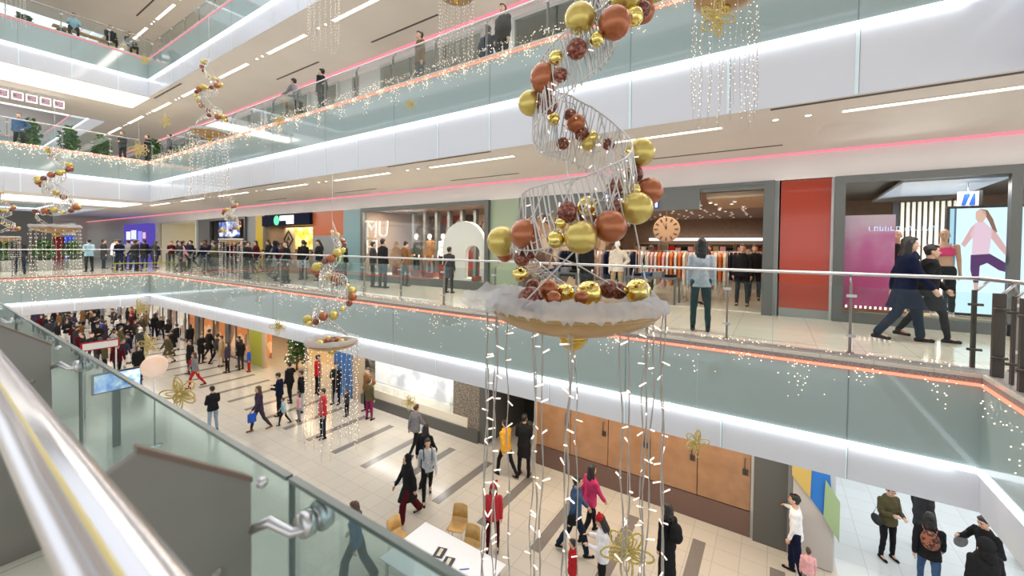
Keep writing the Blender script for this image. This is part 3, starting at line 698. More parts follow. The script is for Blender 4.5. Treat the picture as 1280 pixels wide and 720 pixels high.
for k, (w, m) in enumerate([(2.6, 'o'), (.5, 'd'), (4, 'o'), (.6, 'd'), (4.5, 'o'), (.5, 'd'), (5, 'w'), (.5, 'd'), (6, 'w'), (12, 'w')]):
    if m == 'd': w0(x-w, x, 'dgrey')
    else:
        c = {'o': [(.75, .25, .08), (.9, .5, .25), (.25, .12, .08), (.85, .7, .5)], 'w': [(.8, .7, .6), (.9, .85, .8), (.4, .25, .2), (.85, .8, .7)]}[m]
        t = thing('shopfront', {0: 'warm orange-lit lower floor shopfront next to the lime column', 2: 'wide orange-lit lower floor shopfront with dark pillars', 4: 'orange and white lit lower floor shopfront beyond the dark pillar',
                                6: 'pale lit lower floor shopfront with shoppers walking in', 8: 'pale lower floor shopfront near the far corner', 9: 'long pale shopfront at the far end of the lower floor'}[k], 'shopfront', (x-w/2, Y0, 0))
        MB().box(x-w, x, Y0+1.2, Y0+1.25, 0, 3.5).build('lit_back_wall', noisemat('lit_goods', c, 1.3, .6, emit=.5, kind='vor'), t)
        MB().box(x-w, x, Y0-.02, Y0, .1, 3.0).build('glass_pane', 'sglass', t)
        g = MB(); g.box(x-w, x, Y0-.04, Y0+.04, 3.0, 3.53); g.box(x-w, x, Y0-.04, Y0+.04, 0, .1)
        for q in range(1, int(w//1.6)+1): g.box(x-q*1.6-.03, x-q*1.6+.03, Y0-.04, Y0+.04, 0, 3.)
        g.build('frame', 'framel' if m == 'w' else 'dgrey', t)
    x -= w
struct(MB().box(-61.5, -61.4, YS, Y0, 0, 3.5).build('wall_lower_end', mat('bright_end_wall', (.85, .82, .76), .5)))
# white shop at right, lower floor
struct(MB().box(1.2, XE, 17.5, 17.6, 0, 3.5).build('wall_white_shop', 'whiteg'))
struct(MB().box(.85, 1.2, Y0-.1, 17.5, 0, 3.5).build('wall_white_shop_side', 'whiteg'))
t = thing('poster_board', 'leaning green and blue painted poster board behind the man in white shirt', 'poster board', (.95, 10.7, 0))
def pb(pts, m, e=.02, y=10.72): MB().prism([(x_, y, z_) for x_, z_ in pts], (0, e, 0)).build('poster_panel', m, t)
pb([(.45, .02), (1.16, .02), (1.16, 1.3), (.45, 1.9)], mat('poster_grey', (.5, .47, .45), .5), .05, 10.78)
pb([(.42, 1.9), (.75, 1.5), (.78, 2.9), (.42, 2.9)], mat('poster_ochre', (.6, .42, .12), .4))
pb([(.75, 1.5), (.98, 1.2), (1.12, 1.6), (1.02, 2.9), (.78, 2.9)], mat('poster_blue', (.02, .18, .6), .4), .02, 10.745)
pb([(.98, 1.2), (1.25, .75), (1.25, 1.6), (1.0, 2.0)], mat('poster_green', (.32, .45, .25), .4), .02, 10.69)
pb([(.40, 2.2), (.47, 2.2), (.60, 2.9), (.40, 2.9)], 'c_red', .022, 10.70)
t = thing('display_desk', 'black product desk inside the white shop behind the hooded visitors', 'display desk', (5.2, 13.4, 0))
MB().box(4.6, 5.9, 13.1, 13.7, .72, .8).build('desk_top', 'black', t)
for sx in (4.65, 5.8):
    MB().box(sx, sx+.06, 13.15, 13.65, 0, .72).build('leg', 'dgrey', t)
MB().box(4.8, 5.15, 13.3, 13.35, .8, 1.05).build('laptop_screen', 'black', t)

# ------------------------------------------------------------------ level 2 far wall
def w2(x0, x1, z0, z1, m, y=YW): return struct(MB().box(x0, x1, y, y+.12, z0, z1).build('wall_upper', m))
w2(XW, XE, 14.4, 14.69, 'white')
for a, b, m in [(XW, -33, 'grey'), (-30, -29, 'framel'), (-24, -23.6, 'framel'), (-19.4, -18.2, 'framel'), (-17.0, -16.1, 'framel'), (-15.6, -14.1, 'framel'), (-8.6, -7.4, 'white')]: w2(a, b, 11.25, 14.4, m)
def shop2(x0, x1, lab, cols, glow=.15):
    t = thing('shopfront', lab, 'shopfront', (x0, 11.2, 11.25))
    frame_open(x0, x1, 11.25, 14.4, 11.33, .1, 'framel', t)
    MB().box(x0+.1, x1-.1, 11.25, 11.26, 11.35, 14.3).build('glass_pane', 'sglass', t)
    n = int((x1-x0)//1.5); g = MB()
    for k in range(1, n): g.box(x0+k*(x1-x0)/n-.025, x0+k*(x1-x0)/n+.025, 11.2, 11.3, 11.35, 14.3)
    if g.v: g.build('mullion', 'dgrey', t)
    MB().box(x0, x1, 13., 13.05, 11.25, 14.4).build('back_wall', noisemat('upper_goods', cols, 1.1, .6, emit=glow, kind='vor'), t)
shop2(-14.1, -8.6, 'upper floor shopfront with dark glazing and pale mullions', [(.12, .14, .13), (.3, .33, .3), (.08, .08, .08), (.5, .45, .4)])
shop2(-7.4, -4.2, 'dark upper floor shopfront with blue picture behind the gold ball', [(.03, .04, .05), (.05, .08, .2), (.15, .12, .1)])
shop2(-4.2, 6, 'upper floor shopfront above the right end of the gallery', [(.03, .04, .05), (.1, .12, .2), (.3, .25, .2)])
shop2(-18.2, -17.0, 'narrow red upper floor shopfront between pale pillars', [(.3, .03, .03), (.35, .05, .04), (.6, .4, .35)], .3)
shop2(-23.6, -19.4, 'upper floor shopfront with teal glazing behind two standing visitors', [(.2, .28, .27), (.35, .42, .4), (.12, .12, .12)])
shop2(-29, -24, 'upper floor shopfront with grey glazing near the bridge corner', [(.25, .3, .3), (.5, .5, .48), (.1, .1, .1)])
# hanging square lanterns
for k in range(5):
    x, y, z = -32.6, 3.02+.475*k, 14.3
    t = thing('hanging_sign', 'square white-framed hanging sign on the upper floor, ' + ['first from the picture edge', 'second in the row', 'third, in the middle of the row', 'fourth in the row', 'last of the row next to the stairs'][k], 'sign', (x, y, z), 0, 'square hanging signs on the upper floor')
    g = MB(); w, f_ = .195, .04
    g.box(x-.05, x+.05, y-w, y+w, z-w, z-w+f_); g.box(x-.05, x+.05, y-w, y+w, z+w-f_, z+w); g.box(x-.05, x+.05, y-w, y-w+f_, z-w+f_, z+w-f_); g.box(x-.05, x+.05, y+w-f_, y+w, z-w+f_, z+w-f_)
    g.build('sign_frame', 'bandw', t)
    MB().box(x-.02, x+.02, y-w+f_, y+w-f_, z-w+f_, z+w-f_).build('sign_face', noisemat('lantern_face', [(.2, .1, .14), (.5, .3, .35), (.1, .12, .2)], 5, .5), t)
    MB().tube([(x, y-.15, z+w), (x, y-.15, 14.68)], .01, 4).build('hanging_rod', 'steel', t)
    MB().tube([(x, y+.15, z+w), (x, y+.15, 14.68)], .01, 4).build('hanging_rod', 'steel', t)

# ------------------------------------------------------------------ planters
def leafball(mb, c, r, n, s, sc=(1, 1, 1)):
    for _ in range(n):
        v = Vector((random.gauss(0, 1), random.gauss(0, 1), random.gauss(0, 1))).normalized()*r*random.uniform(.5, 1)
        p = Vector(c)+Vector((v.x*sc[0], v.y*sc[1], v.z*sc[2])); d = Vector((random.gauss(0, 1), random.gauss(0, 1), random.gauss(0, .6))).normalized()
        e = d.orthogonal().normalized()*s*.35
        mb.add([p, p+d*s*.5+e, p+d*s, p+d*s*.5-e], [(0, 1, 2, 3)])
def planter(x, y, z, w, h, lab, group, rz=0):
    t = thing('potted_shrub', lab, 'potted plant', (x, y, z), 0, group)
    MB().add([(x-w*.4, y-.25, z), (x+w*.4, y-.25, z), (x+w*.4, y+.25, z), (x-w*.4, y+.25, z), (x-w/2, y-.3, z+.55), (x+w/2, y-.3, z+.55), (x+w/2, y+.3, z+.55), (x-w/2, y+.3, z+.55)],
             [(0, 3, 2, 1), (4, 5, 6, 7), (0, 1, 5, 4), (1, 2, 6, 5), (2, 3, 7, 6), (3, 0, 4, 7)]).build('planter_box', 'pot', t, bevel=.02)
    g = MB(); leafball(g, (x, y, z+.55+h/2), .5, 260, .22, (w, .8, h*1.1)); leafball(g, (x+w*.2, y, z+.6+h*.8), .35, 120, .2, (w*.8, .8, h)); f = g.build('foliage', 'leaf', t)
    g = MB()
    for k in range(3): g.tube([(x-.1+k*.1, y, z+.5), (x-.2+k*.2, y, z+.6+h*.7)], .015, 5)
    g.build('stem', 'c_brown', t)
for i, (x, y) in enumerate([(-33.6, 2.5), (-33.7, 4.0), (-33.4, 5.4), (-33.9, 6.8), (-31.6, 8.6), (-29.6, 9.6)]):
    planter(x, y, 11.25, 1.4, 1.5-.1*i, 'broad green shrub in grey planter on the upper bridge, ' + ['at the picture edge', 'second along the rail', 'third, behind the seated visitor', 'fourth, below the white signs', 'fifth, near the corner', 'beside the gold flower'][i], 'shrubs on the upper bridge')
for i, (x, y) in enumerate([(-33, 2.0), (-33.5, 3.2), (-33.3, 4.4), (-34, 5.6)]):
    planter(x, y, 5.3, 1.3, .9, 'green shrub in grey planter behind the far railing, ' + ['first from the picture edge', 'second from the picture edge', 'third, below the gold dish', 'fourth, right of the gold dish'][i], 'shrubs behind the far railing')
for i, (x, y) in enumerate([(-32.5, 2.2), (-32.7, 3.7), (-32.9, 5.2)]):
    planter(x, y, 16.75, 1.6, 1.0, 'green shrub in grey planter on the top bridge, ' + ['at the picture edge', 'second from the edge', 'third from the edge'][i], 'shrubs on the top bridge')
# ------------------------------------------------------------------ railings
def railing(axis, fixed, a, b, z, h, step, lab, side, start=None, glass='glass'):
    """axis 'x' or 'y'; posts at fixed coordinate; side = direction of the handrail offset (towards the walkway)"""
    t = thing('railing', lab, 'railing', ((a+b)/2, fixed, z) if axis == 'x' else (fixed, (a+b)/2, z))
    def p(u, o, zz): return (u, fixed+o*side, zz) if axis == 'x' else (fixed+o*side, u, zz)
    def bx(g, u0, u1, o0, o1, z0, z1):
        A, B = p(u0, o0, z0), p(u1, o1, z1)
        g.box(min(A[0], B[0]), max(A[0], B[0]), min(A[1], B[1]), max(A[1], B[1]), z0, z1)
    MB().tube([p(a, .12, z+h), p(b, .12, z+h)], .026, 10).build('handrail', 'steel', t)
    u = start if start is not None else b
    while u > a:
        g = MB(); bx(g, u-.015, u+.015, -.03, .03, z, z+h-.17)
        g.tube([p(u, 0, z+h-.18), p(u, .12, z+h-.02)], .014, 6)
        bx(g, u-.05, u+.05, -.05, .05, z, z+.02)
        q = g.build('post', 'post', t)
        g = MB()
        for zz in (.25, .85): bx(g, u-.06, u+.06, -.07, -.035, z+zz, z+zz+.04)
        g.build('clamp', 'steel', q)
        if u-step > a:
            g = MB(); bx(g, u-step+.03, u-.03, -.062, -.05, z+.06, z+h-.18)
            g.build('glass_panel', glass, t)
        u -= step
    return t
railing('x', 7.88, -28.7, 2.45, 5.30, 1.19, 1.65, 'long glass railing with steel handrail along the far gallery', 1, .98+1.65)
railing('y', -28.6, -3, 7.8, 5.30, 1.19, 1.65, 'glass railing with steel handrail along the far bridge', -1)
railing('x', 7.75, -28.5, 2.4, 11.25, 1.1, 1.65, 'glass railing of the upper gallery behind the red light line', 1)
railing('y', -28.5, -3, 7.7, 11.25, 1.1, 1.65, 'glass railing of the upper bridge in front of the shrubs', -1)
railing('x', 7.75, -28.5, 2.4, 16.75, 1.1, 1.65, 'glass railing of the top gallery', 1)
railing('y', -28.5, -3, 7.7, 16.75, 1.1, 1.65, 'glass railing of the top bridge', -1)
# dark railing at the right corner, running towards the viewer side
t = thing('railing', 'dark bronze post railing at the right corner of the gallery', 'railing', (2.5, 7.6, 5.3))
for (x, y, w) in [(2.25, 7.88, .032), (2.33, 7.42, .085), (2.345, 7.1, .02), (2.33, 6.8, .06)]:
    q = MB().box(x-w*.6, x+w*.6, y-.03, y+.03, 5.3, 6.34).build('post', 'pdark', t)
    MB().tube([(x, y, 6.3), (x+.12, y-.02, 6.47)], .016, 6).build('bracket', 'steel', q)
    for zz in (5.55, 6.15): MB().tube([(x-.07, y-.05, zz), (x+.07, y-.05, zz)], .018, 8).build('clamp', 'pdark', q)
MB().tube([(2.3, 8.0, 6.49), (2.45, 7.3, 6.49), (2.5, 5.5, 6.49), (2.5, 1.0, 6.49)], .026, 10).build('handrail', 'steel', t)
MB().box(2.39, 2.40, 1.0, 6.7, 5.36, 6.3).build('glass_panel', 'glass', t)

# ------------------------------------------------------------------ near railing (the one we lean on)
NZ = 5.30
t = thing('railing', 'big brushed steel handrail with flat grey posts and green glass right in front', 'railing', (-1, .3, NZ))
MB().tube([(-27.5, .2, 6.49), (-3, .152, 6.49), (-1.2, .136, 6.49), (2.0, .10, 6.49)], .0395, 40).build('handrail', 'steel2', t)
MB().tube([(-27.5, .2-.0125, 6.49+.0365), (-3, .152-.0125, 6.5265), (-1.2, .136-.0125, 6.5265), (2.0, .0875, 6.5265)], .0032, 8).build('handrail_seam', mat('seam_painted_reflection', (.75, .62, .25), .3), t)  # yellow reflection along the seam is put into its base colour
px = -.96
while px > -27:
    prof = [(px, .16, 6.43), (px, .24, 6.47), (px, .425, 6.325), (px, .43, 5.3), (px, .17, 5.3)]
    q = MB().prism(prof, (-.018, 0, 0)).build('post', 'post', t, bevel=.002)
    MB().prism([(px-.02, .235, 6.470), (px+.002, .235, 6.470), (px+.002, .427, 6.322), (px-.02, .427, 6.322)], (0, 0, .012)).build('top_edge', mat('post_edge', (.24, .17, .14), .4, .5) if px > -1 else bpy.data.materials['post_edge'], q)
    for (yy, zz) in ((.36, 6.16), (.31, 6.08), (.2, 6.15)): MB().lathe([(0, .006), (.009, .006), (.012, 0)], 14, (px, yy, zz), 'x').build('bolt', 'post', q)
    for (gx, zz) in ((px+.02, 6.22), (px+.02, 5.55)):
        g = MB(); g.tube([(px-.01, .425, zz-.01), (px+.03*(1 if gx > px else -1), .45, zz+.012), (gx+(.05 if gx > px else -.0), .475, zz-.012), (gx+(.075 if gx > px else -.0), .505, zz-.01)], [.010, .013, .011, .010], 10)
        a = g.build('spider_arm', 'steel', q)
        cx = gx+(.08 if gx > px else 0)
        cx -= .022
        MB().lathe([(0, -.045), (.026, -.045), (.03, -.038), (.03, -.02), (.02, -.018), (.02, -.006), (.033, -.004), (.036, .004), (.034, .02), (0, .022)], 24, (cx, .535, zz-.005), 'y').build('clamp_disc', 'steel', a)
    MB().ball((px-.012, .452, 6.305), .013, 12).build('cap_nut', 'steel', q)
    px -= 2.1
for k in range(13):
    x1 = -1.0-2.1*(k-1)-.006 if k else 2.0; x0 = -1.0-2.1*k+.006
    gp = MB().box(x0, x1, .527, .539, 5.32, 6.262).build('glass_panel', 'nglass', t)
    g = MB(); g.box(x0, x1, .524, .542, 6.262, 6.272); g.box(x0-.003, x0+.002, .526, .540, 5.32, 6.262); g.build('glass_edge', 'gedge', gp)

# ------------------------------------------------------------------ hanging bauble ornaments
TAB = [(60, .02, .40), (90, .10, .44), (180, .49, .49), (225, .50, .47), (270, .55, .44), (315, .68, .44), (360, .86, .44), (400, 1.08, .40), (450, 1.32, .34), (500, 1.45, .31), (540, 1.52, .33), (600, 1.68, .30), (660, 1.86, .27), (720, 2.10, .27), (780, 2.28, .2), (840, 2.45, .13), (900, 2.6, .05)]
def helix(a):
    for (a0, z0, r0), (a1, z1, r1) in zip(TAB, TAB[1:]):
        if a <= a1:
            k = (a-a0)/(a1-a0); z = z0+(z1-z0)*k; r = r0+(r1-r0)*k; break
    # 0 deg = right, 180 = left, 270 = towards viewer (-y)
    return Vector((r*math.cos(R(a)), r*math.sin(R(a)), z)), r
BM = {'g': 'gold', 'c': 'copper', 'd': 'dcopper', 'm': 'mgold'}
def ornament(lab, detail, seed):
    rnd = random.Random(seed)
    t = thing('hanging_ornament', lab, 'hanging christmas decoration', (0, 0, 0), 0, 'spiral bauble ornaments hanging in the atrium')
    bw = .36
    # ladder ribbon of silver wire
    g = MB(); wr = .0052 if detail else .009; st = 5 if detail else 12
    up, lo = [], []
    a = 90
    def ribbon(a):
        p, r = helix(a); k = (.3+.7*min(1, (900-a)/300))*(.25+.75*min(1, max(0, (a-100)/120.)))
        hi = (.29 if a < 420 else max(.06, .29-.23*(a-420)/120)) if a > 200 else .12; lo_ = .1 if a < 380 else min(.34, .1+.24*(a-380)/120)
        return Vector((p.x*.84, p.y*.84, p.z+hi*k)), Vector((p.x*.9, p.y*.9, p.z-lo_*k))
    while a <= 900:
        p, q = ribbon(a); up.append(p); lo.append(q); a += st
    g.tube(up, wr*1.2, 5); g.tube(lo, wr, 5)
    sl = 3 if detail else 1
    for i in range(0, len(up)-sl-1):
        j = rnd.uniform(-.02, .02)
        m1 = (up[i]+lo[i+sl])*.5+Vector((rnd.uniform(-.02, .02), rnd.uniform(-.02, .02), j))
        g.tube([up[i], m1, lo[i+sl]], wr, 4)
        if i % 2 == 0: g.tube([lo[i+1]+Vector((0, 0, .0)), (lo[i+1]+lo[i+2])*.5-Vector((0, 0, .035)), lo[i+2]], wr, 4)
        if i % 5 == 0: g.tube([up[min(i+sl+1, len(up)-1)], (up[i+sl]+lo[i])*.5, lo[i]], wr, 4)
        if detail and i % 2: g.tube([(up[i]+lo[i+1])*.5, (up[i+1]+lo[i+2])*.5+Vector((0, 0, .02))], wr, 4)
        if detail and i % 4 == 0 and i < len(up)-10: g.tube([up[i].lerp(lo[i], rnd.random()), up[i+3].lerp(lo[i+3], rnd.random()), up[i+7].lerp(lo[i+7], rnd.random())], wr*.8, 4)
    # apex tie and stays
    for k in range(3):
        p, _ = helix(700+60*k); g.tube([p, Vector((0, 0, 2.82))], wr*.7, 4)
    if detail:
        for k in range(5):
            p, _ = helix(180+70*k); q = Vector((.52*math.cos(k*1.9), .52*math.sin(k*1.9), .02)); g.tube([p, (p+q)*.5+Vector((0, 0, .05)), q], wr, 4)
    g.build('wire_frame', 'wire', t)
    MB().tube([(0, 0, 2.8), (0, 0, 5.2 if detail else 4.2)], .004 if detail else .006, 5).build('hanging_cable', 'wire', t)
    # dish
    MB().lathe([(.0, -.172), (.035, -.171), (.1, -.167), (.2, -.155), (.32, -.13), (.43, -.095), (.51, -.055), (.555, -.015), (.57, .012), (.55, .012), (.5, -.03), (.4, -.07), (.2, -.11), (0, -.12)], 56 if detail else 28).build('dish', 'bowl', t)
    MB().lathe([(.0, -.31), (.006, -.295), (.02, -.282), (.06, -.262), (.088, -.23), (.098, -.195), (.095, -.165), (0, -.155)], 24).build('finial', 'knob', t)
    # tulle ring
    n = 180 if detail else 36; rows = 7; vs = []; fs = []
    for k in range(rows):
        for j in range(n):
            a = 2*math.pi*j/n; nz = noise.noise(Vector((math.cos(a)*3+seed, math.sin(a)*3, k*.55)))
            nz2 = noise.noise(Vector((math.cos(a)*9, math.sin(a)*9+seed, k*.4))*(1 if not detail else 1+.8*math.sin(a*31+k)))
            rr = [.36, .42, .48, .545, .585, .60, .595][k] + .03*nz+.014*nz2; zz = [.02, .07, .105, .105, .08, .05, .025][k] + .04*nz*(1-k*.1)+.03*nz2
            if k == 6: zz -= .02*abs(nz2)
            vs.append((rr*math.cos(a), rr*math.sin(a), zz))
    for k in range(rows-1):
        for j in range(n): fs.append((k*n+j, k*n+(j+1) % n, (k+1)*n+(j+1) % n, (k+1)*n+j))
    g = MB(); g.add(vs, fs, True)
    if detail:   # loose tail of fabric drifting out on the left
        vs = []; fs = []; nn, mm = 16, 10
        for i in range(nn):
            for j in range(mm):
                u, v = i/(nn-1), j/(mm-1)
                vs.append((-.38-.33*u+.03*noise.noise(Vector((u*5, v*4, 2))), -.2+.1*math.sin(v*6+u*3)-.12*u, .2-.05*u-v*(.24-.12*u)+.07*noise.noise(Vector((u*4, v*3, 7)))))
        for i in range(nn-1):
            for j in range(mm-1): fs.append((i*mm+j, (i+1)*mm+j, (i+1)*mm+j+1, i*mm+j+1))
        g.add(vs, fs, True)
    g.build('tulle_garland', 'tulle', t)
    # baubles
    def bauble(p, r, k, nn=28):
        b = MB(); b.ball(p, r, nn if detail else 14)
        o = b.build('bauble', BM[k], t)
        c = Vector(p); ind = Vector((-c.x, -c.y, .05)).normalized() if abs(c.x)+abs(c.y) > .01 else Vector((0, 0, 1)); cp = MB().tube([c+ind*r*.96, c+ind*(r+.012)], r*.13, 10)
        cp.build('bauble_cap', 'mgold', o)
        return o
    if detail:
        # (picture x, y, radius, depth offset, kind) measured on the ornament itself, converted to metres from the dish centre
        data = [(713, 27, 19, -.22, 'g'), (753, 32, 20, -.3, 'c'), (708, 64, 12.5, -.26, 'd'), (685, 75, 9, -.2, 'm'), (675, 100, 19, -.1, 'c'), (690, 96, 9, -.22, 'd'), (660, 131, 15.5, 0, 'g'), (679, 132, 12.5, -.08, 'd'),
                (770, 0, 19, -.2, 'g'), (778, 24, 12, -.24, 'm'), (790, 16, 11, -.18, 'd'), (731, 52, 9, -.3, 'm'), (797, 190, 17.5, 0, 'g'), (790, 217, 11, .0, 'd'), (807, 238, 17, -.05, 'c'), (785, 259, 20.5, -.25, 'g'), (767, 233, 13.5, -.1, 'd'),
                (787, 236, 8, -.12, 'm'), (748, 282, 20.5, -.4, 'c'), (757, 258, 10.5, -.25, 'd'), (709, 296, 20.5, -.45, 'g'), (723, 257, 12.5, -.3, 'm'), (697, 265, 14, -.35, 'd'), (680, 299, 11, -.4, 'm'), (687, 279, 7, -.38, 'm'), (650, 293, 19.5, -.2, 'c'),
                (628, 302, 19, .05, 'g'), (633, 318, 10, .1, 'c'), (647, 323, 10, -.15, 'd'), (656, 315, 9, -.2, 'd'), (646, 343, 9, -.1, 'm'), (724, 155, 12, .3, 'c'), (732, 168, 9, .32, 'd'), (695, 150, 8, .25, 'm'), (708, 180, 8, .3, 'd'), (745, 172, 8, .3, 'm'), (764, 180, 8, .25, 'd'),
                (800, 18, 14, .1, 'c'), (815, -10, 15, .1, 'g'), (785, -22, 14, -.1, 'd'), (740, 180, 9, .3, 'g'), (717, 145, 8, .3, 'd'),
                (657, 374, 16, -.2, 'd'), (683, 361, 13, -.05, 'c'), (684, 373, 10, -.25, 'c'), (706, 366, 12, .0, 'm'), (733, 366, 16, -.1, 'm'), (762, 360, 12, .05, 'd'), (775, 362, 11, .1, 'd'), (797, 363, 16, .0, 'm'), (668, 357, 9, .1, 'd'), (720, 371, 9, -.2, 'c')]
        for (x, y, r, dy, k) in data:
            d = 2.75+dy
            bauble(((x-717)/503*d, dy, 6.85-6.43-.0203*d+(319-y)/503*d), r/503*d, k)
    else:
        a = 190; i = 0
        while a < 880:
            p, r = helix(a); k = 'gcdm'[(i*3+seed) % 4]; br = {'g': .1, 'c': .098, 'd': .072, 'm': .06}[k]*(1 if a < 760 else .75)
            out = Vector((p.x, p.y, 0)); out = out.normalized()*.05 if out.length > .01 else out
            bauble(p+out+Vector((0, 0, rnd.uniform(-.04, .05))), br, k)
            a += 20+rnd.uniform(-3, 9) if a < 700 else 32; i += 1
        for k in range(7):
            aa = k*.9+seed; rr = .28 if k % 2 else .12; bauble((rr*math.cos(aa), rr*math.sin(aa), .03), .08, 'dgcm'[k % 4])
    # strings of lights
    if detail:
        sx = [(605, -.02), (609, .05), (617, -.1), (622, .02), (643, .25), (660, -.3), (668, -.28), (676, .3), (695, -.45), (700, -.43), (733, .4), (766, -.40), (774, -.38), (801, -.2), (809, -.22), (812, .2), (833, -.1), (836, -.06)]
        for q, (x, dy) in enumerate(sx):
            d = 2.75+dy; X = (x-717)/503*d; L = 2.5+rnd.uniform(-.2, .2)
            rr = math.hypot(X, dy)
            if rr > .60: s_ = .60/rr; X *= s_; 
            pts = []; z = 0.03
            pts.append((X*.97, dy*.97, .06)); pts.append((X, dy, .02)); 
            while z < L:
                z += .1; pts.append((X+.008*math.sin(z*9+q*2)+.014*math.sin(z*2.1+q), dy+.01*math.cos(z*7+q), -z))
            g = MB(); g.tube(pts, .0036, 5)
            pts2 = [(p_[0]+.006*math.sin(i_*1.3+q), p_[1]+.006*math.cos(i_*1.3+q), p_[2]) for i_, p_ in enumerate(pts)]
            g.tube(pts2, .003, 5)
            so = g.build('light_string', 'cable', t)
            z = .1+rnd.uniform(0, .12)
            for _b in range(13):
                if z > L: break
                i_ = min(len(pts)-1, int(z/.1)+1); c = Vector(pts[i_]); an = rnd.uniform(0, 6.28); tl = rnd.uniform(-.5, .6)
                dv = Vector((math.cos(an)*math.cos(tl), math.sin(an)*math.cos(tl), math.sin(tl)))
                MB().capsule(c, c+dv*.048, .0042, .0055, 8).build('bulb', 'bulbw', so)
                z += rnd.uniform(.17, .32)
    else:
        g = MB(); bl = MB()
        for q in range(17):
            a = 2*math.pi*q/17+seed; X, Y = .56*math.cos(a), .56*math.sin(a); L = 2.25+rnd.uniform(-.3, .2)
            pts = [(X, Y, .0)]; z = 0
            while z < L:
                z += .25; pts.append((X+.02*math.sin(z*3+q), Y+.02*math.cos(z*2+q), -z))
            g.tube(pts, .0045, 4)
            z = .08
            while z < L:
                bl.octa((X+rnd.uniform(-.03, .03), Y+rnd.uniform(-.03, .03), -z), .0105); z += .12
        g.build('light_strings', 'cable', t); tag(bl.build('bulbs', 'bulb', t), kind='stuff')
        bl = MB()
        for q in range(150):
            p, q2 = ribbon(rnd.uniform(120, 880)); bl.octa(p.lerp(q2, rnd.random()), .011)
        tag(bl.build('frame_bulbs', 'bulb', t), kind='stuff')
    if detail:
        bl = MB()
        for q in range(70):
            p, q2 = ribbon(rnd.uniform(120, 880)); c = p.lerp(q2, rnd.random()); dv = Vector((rnd.gauss(0, 1), rnd.gauss(0, 1), rnd.gauss(0, 1))).normalized()
            bl.capsule(c, c+dv*.03, .0035, .0045, 6)
        tag(bl.build('frame_bulbs', 'bulbw', t), kind='stuff')
    return t
yaw = .5781
o = ornament('largest spiral ornament of gold and copper balls over a gold dish, nearest of all', True, 1)
o.location = (-1.141, 2.528, 6.43); o.rotation_euler = (0, 0, yaw)
op = ornament('x', False, 2)
orn = [(-8.524, 5.491, 4.598, .0, 'spiral bauble ornament with a full dish hanging over the man in the red spotted jumper'),
       (-19.46, 2.84, 7.3, 1.9, 'spiral bauble ornament with gold dish in front of the far bridge railing'),
       (-28.9+3, 2.4, 6.99, 3.3, 'spiral bauble ornament cut by the picture edge beside the bridge'),
       (-17.2, 6.25, 10.85, 2.6, 'spiral bauble ornament high in front of the upper bridge corner'),
       (-16.4, 6.6, 6.98, .9, 'small distant spiral ornament in front of the cafe railing'),
       (-10.46, 6.48, 13.94, 1.2, 'light strings and dish of an ornament high above, left of the ceiling lamp'),
       (-5.92, 6.75, 12.32, 4.2, 'gold dish ornament at the top edge before the upper railing'),
       (-.6, 5.9, 10.09, 5., 'ornament with light strings at the top right over the white fascia'),
       (-25.6, 2.65, 16.9, 2.2, 'ornament with light strings before the top bridge in the corner')]
for i, (x, y, z, rz, lab) in enumerate(orn):
    q = op if i == 0 else dup(op)
    q.location = (x, y, z); q.rotation_euler = (0, 0, rz); q['label'] = lab
    sc = {0: 1.0, 2: .72, 4: .62, 5: .7, 6: .66, 7: .66, 8: .6}.get(i)
    if sc: q.scale = (sc,)*3

# gold wire flowers
def flower_proto():
    t = thing('hanging_flower', None, 'hanging flower decoration', (0, 0, 0), 0, 'gold glitter wire flowers hanging in the atrium')
    for k in range(8):
        a = R(45*k); tilt = .35 if k % 2 else -.2
        def P(u, v): # u along petal, v across
            return (math.cos(a)*u*math.cos(tilt)-math.sin(a)*v, math.sin(tilt)*u, math.sin(a)*u*math.cos(tilt)+math.cos(a)*v)
        L = .26 if k % 2 == 0 else .21
        def loop(L, w): return [P(.03+L*(.5-.5*math.cos(math.pi*2*s/14)), w*math.sin(math.pi*2*s/14)) for s in range(14)]
        MB().tube(loop(L, .066), .0125, 5, closed=True).build('petal', 'petal', t)
        MB().tube(loop(L*.65, .03), .008, 4, closed=True).build('petal', 'petal', t)
    MB().ball((0, 0, 0), .035, 10).build('centre', 'mgold', t)
    MB().tube([(0, 0, .25), (0, 0, 2.)], .0025, 4).build('hanging_thread', 'wire', t)
    return t
fp = flower_proto()
fls = [(-11.695, 3.063, 4.591, .9, 'gold wire flower above the crowd left of the round white sign'), (-7.382, 2.295, 4.61, .95, 'large gold wire flower over the near railing left of the man in black'),
       (-.77, 5.411, 4.445, .6, 'gold wire flower before the copper doors at the lower right'), (-6.769, 6.247, 3.348, .6, 'gold wire flower before the bright display window'),
       (-6.96, 6.4, 10.05, .5, 'gold wire flower in front of the upper teal cladding'), (-12.66, 6.4, 10.61, .7, 'gold wire flower left under the upper gallery light line'),
       (-12.347, 6.216, 4.404, .9, 'gold wire flower before the lower fascia beside the tree shop'), (-.574, 4.82, 9.32, .75, 'gold wire flower on the strings at the top right'),
       (-1.173, 3.938, 3.83, .9, 'gold wire flower low between the strings at the bottom'), (-25.9, 6.5, 11.38, 1.5, 'gold wire flower at the corner of the upper bridge'),
       (-21.67, 6.3, 12.0, 1., 'gold wire flower before the upper gallery ceiling near the corner'), (-21.086, 5.288, 4.262, 1.3, 'gold wire flower below the lower corner of the bridge'),
       (-24.959, 6.5, 15.45, .9, 'small gold wire flower at the corner of the top gallery')]
for i, (x, y, z, s, lab) in enumerate(fls):
    q = fp if i == 0 else dup(fp)
    q.location = (x, y, z); q.rotation_euler = (0, 0, .55+.3*((i*7) % 5-2)*.5); q.scale = (s*1.0,)*3; q['label'] = lab

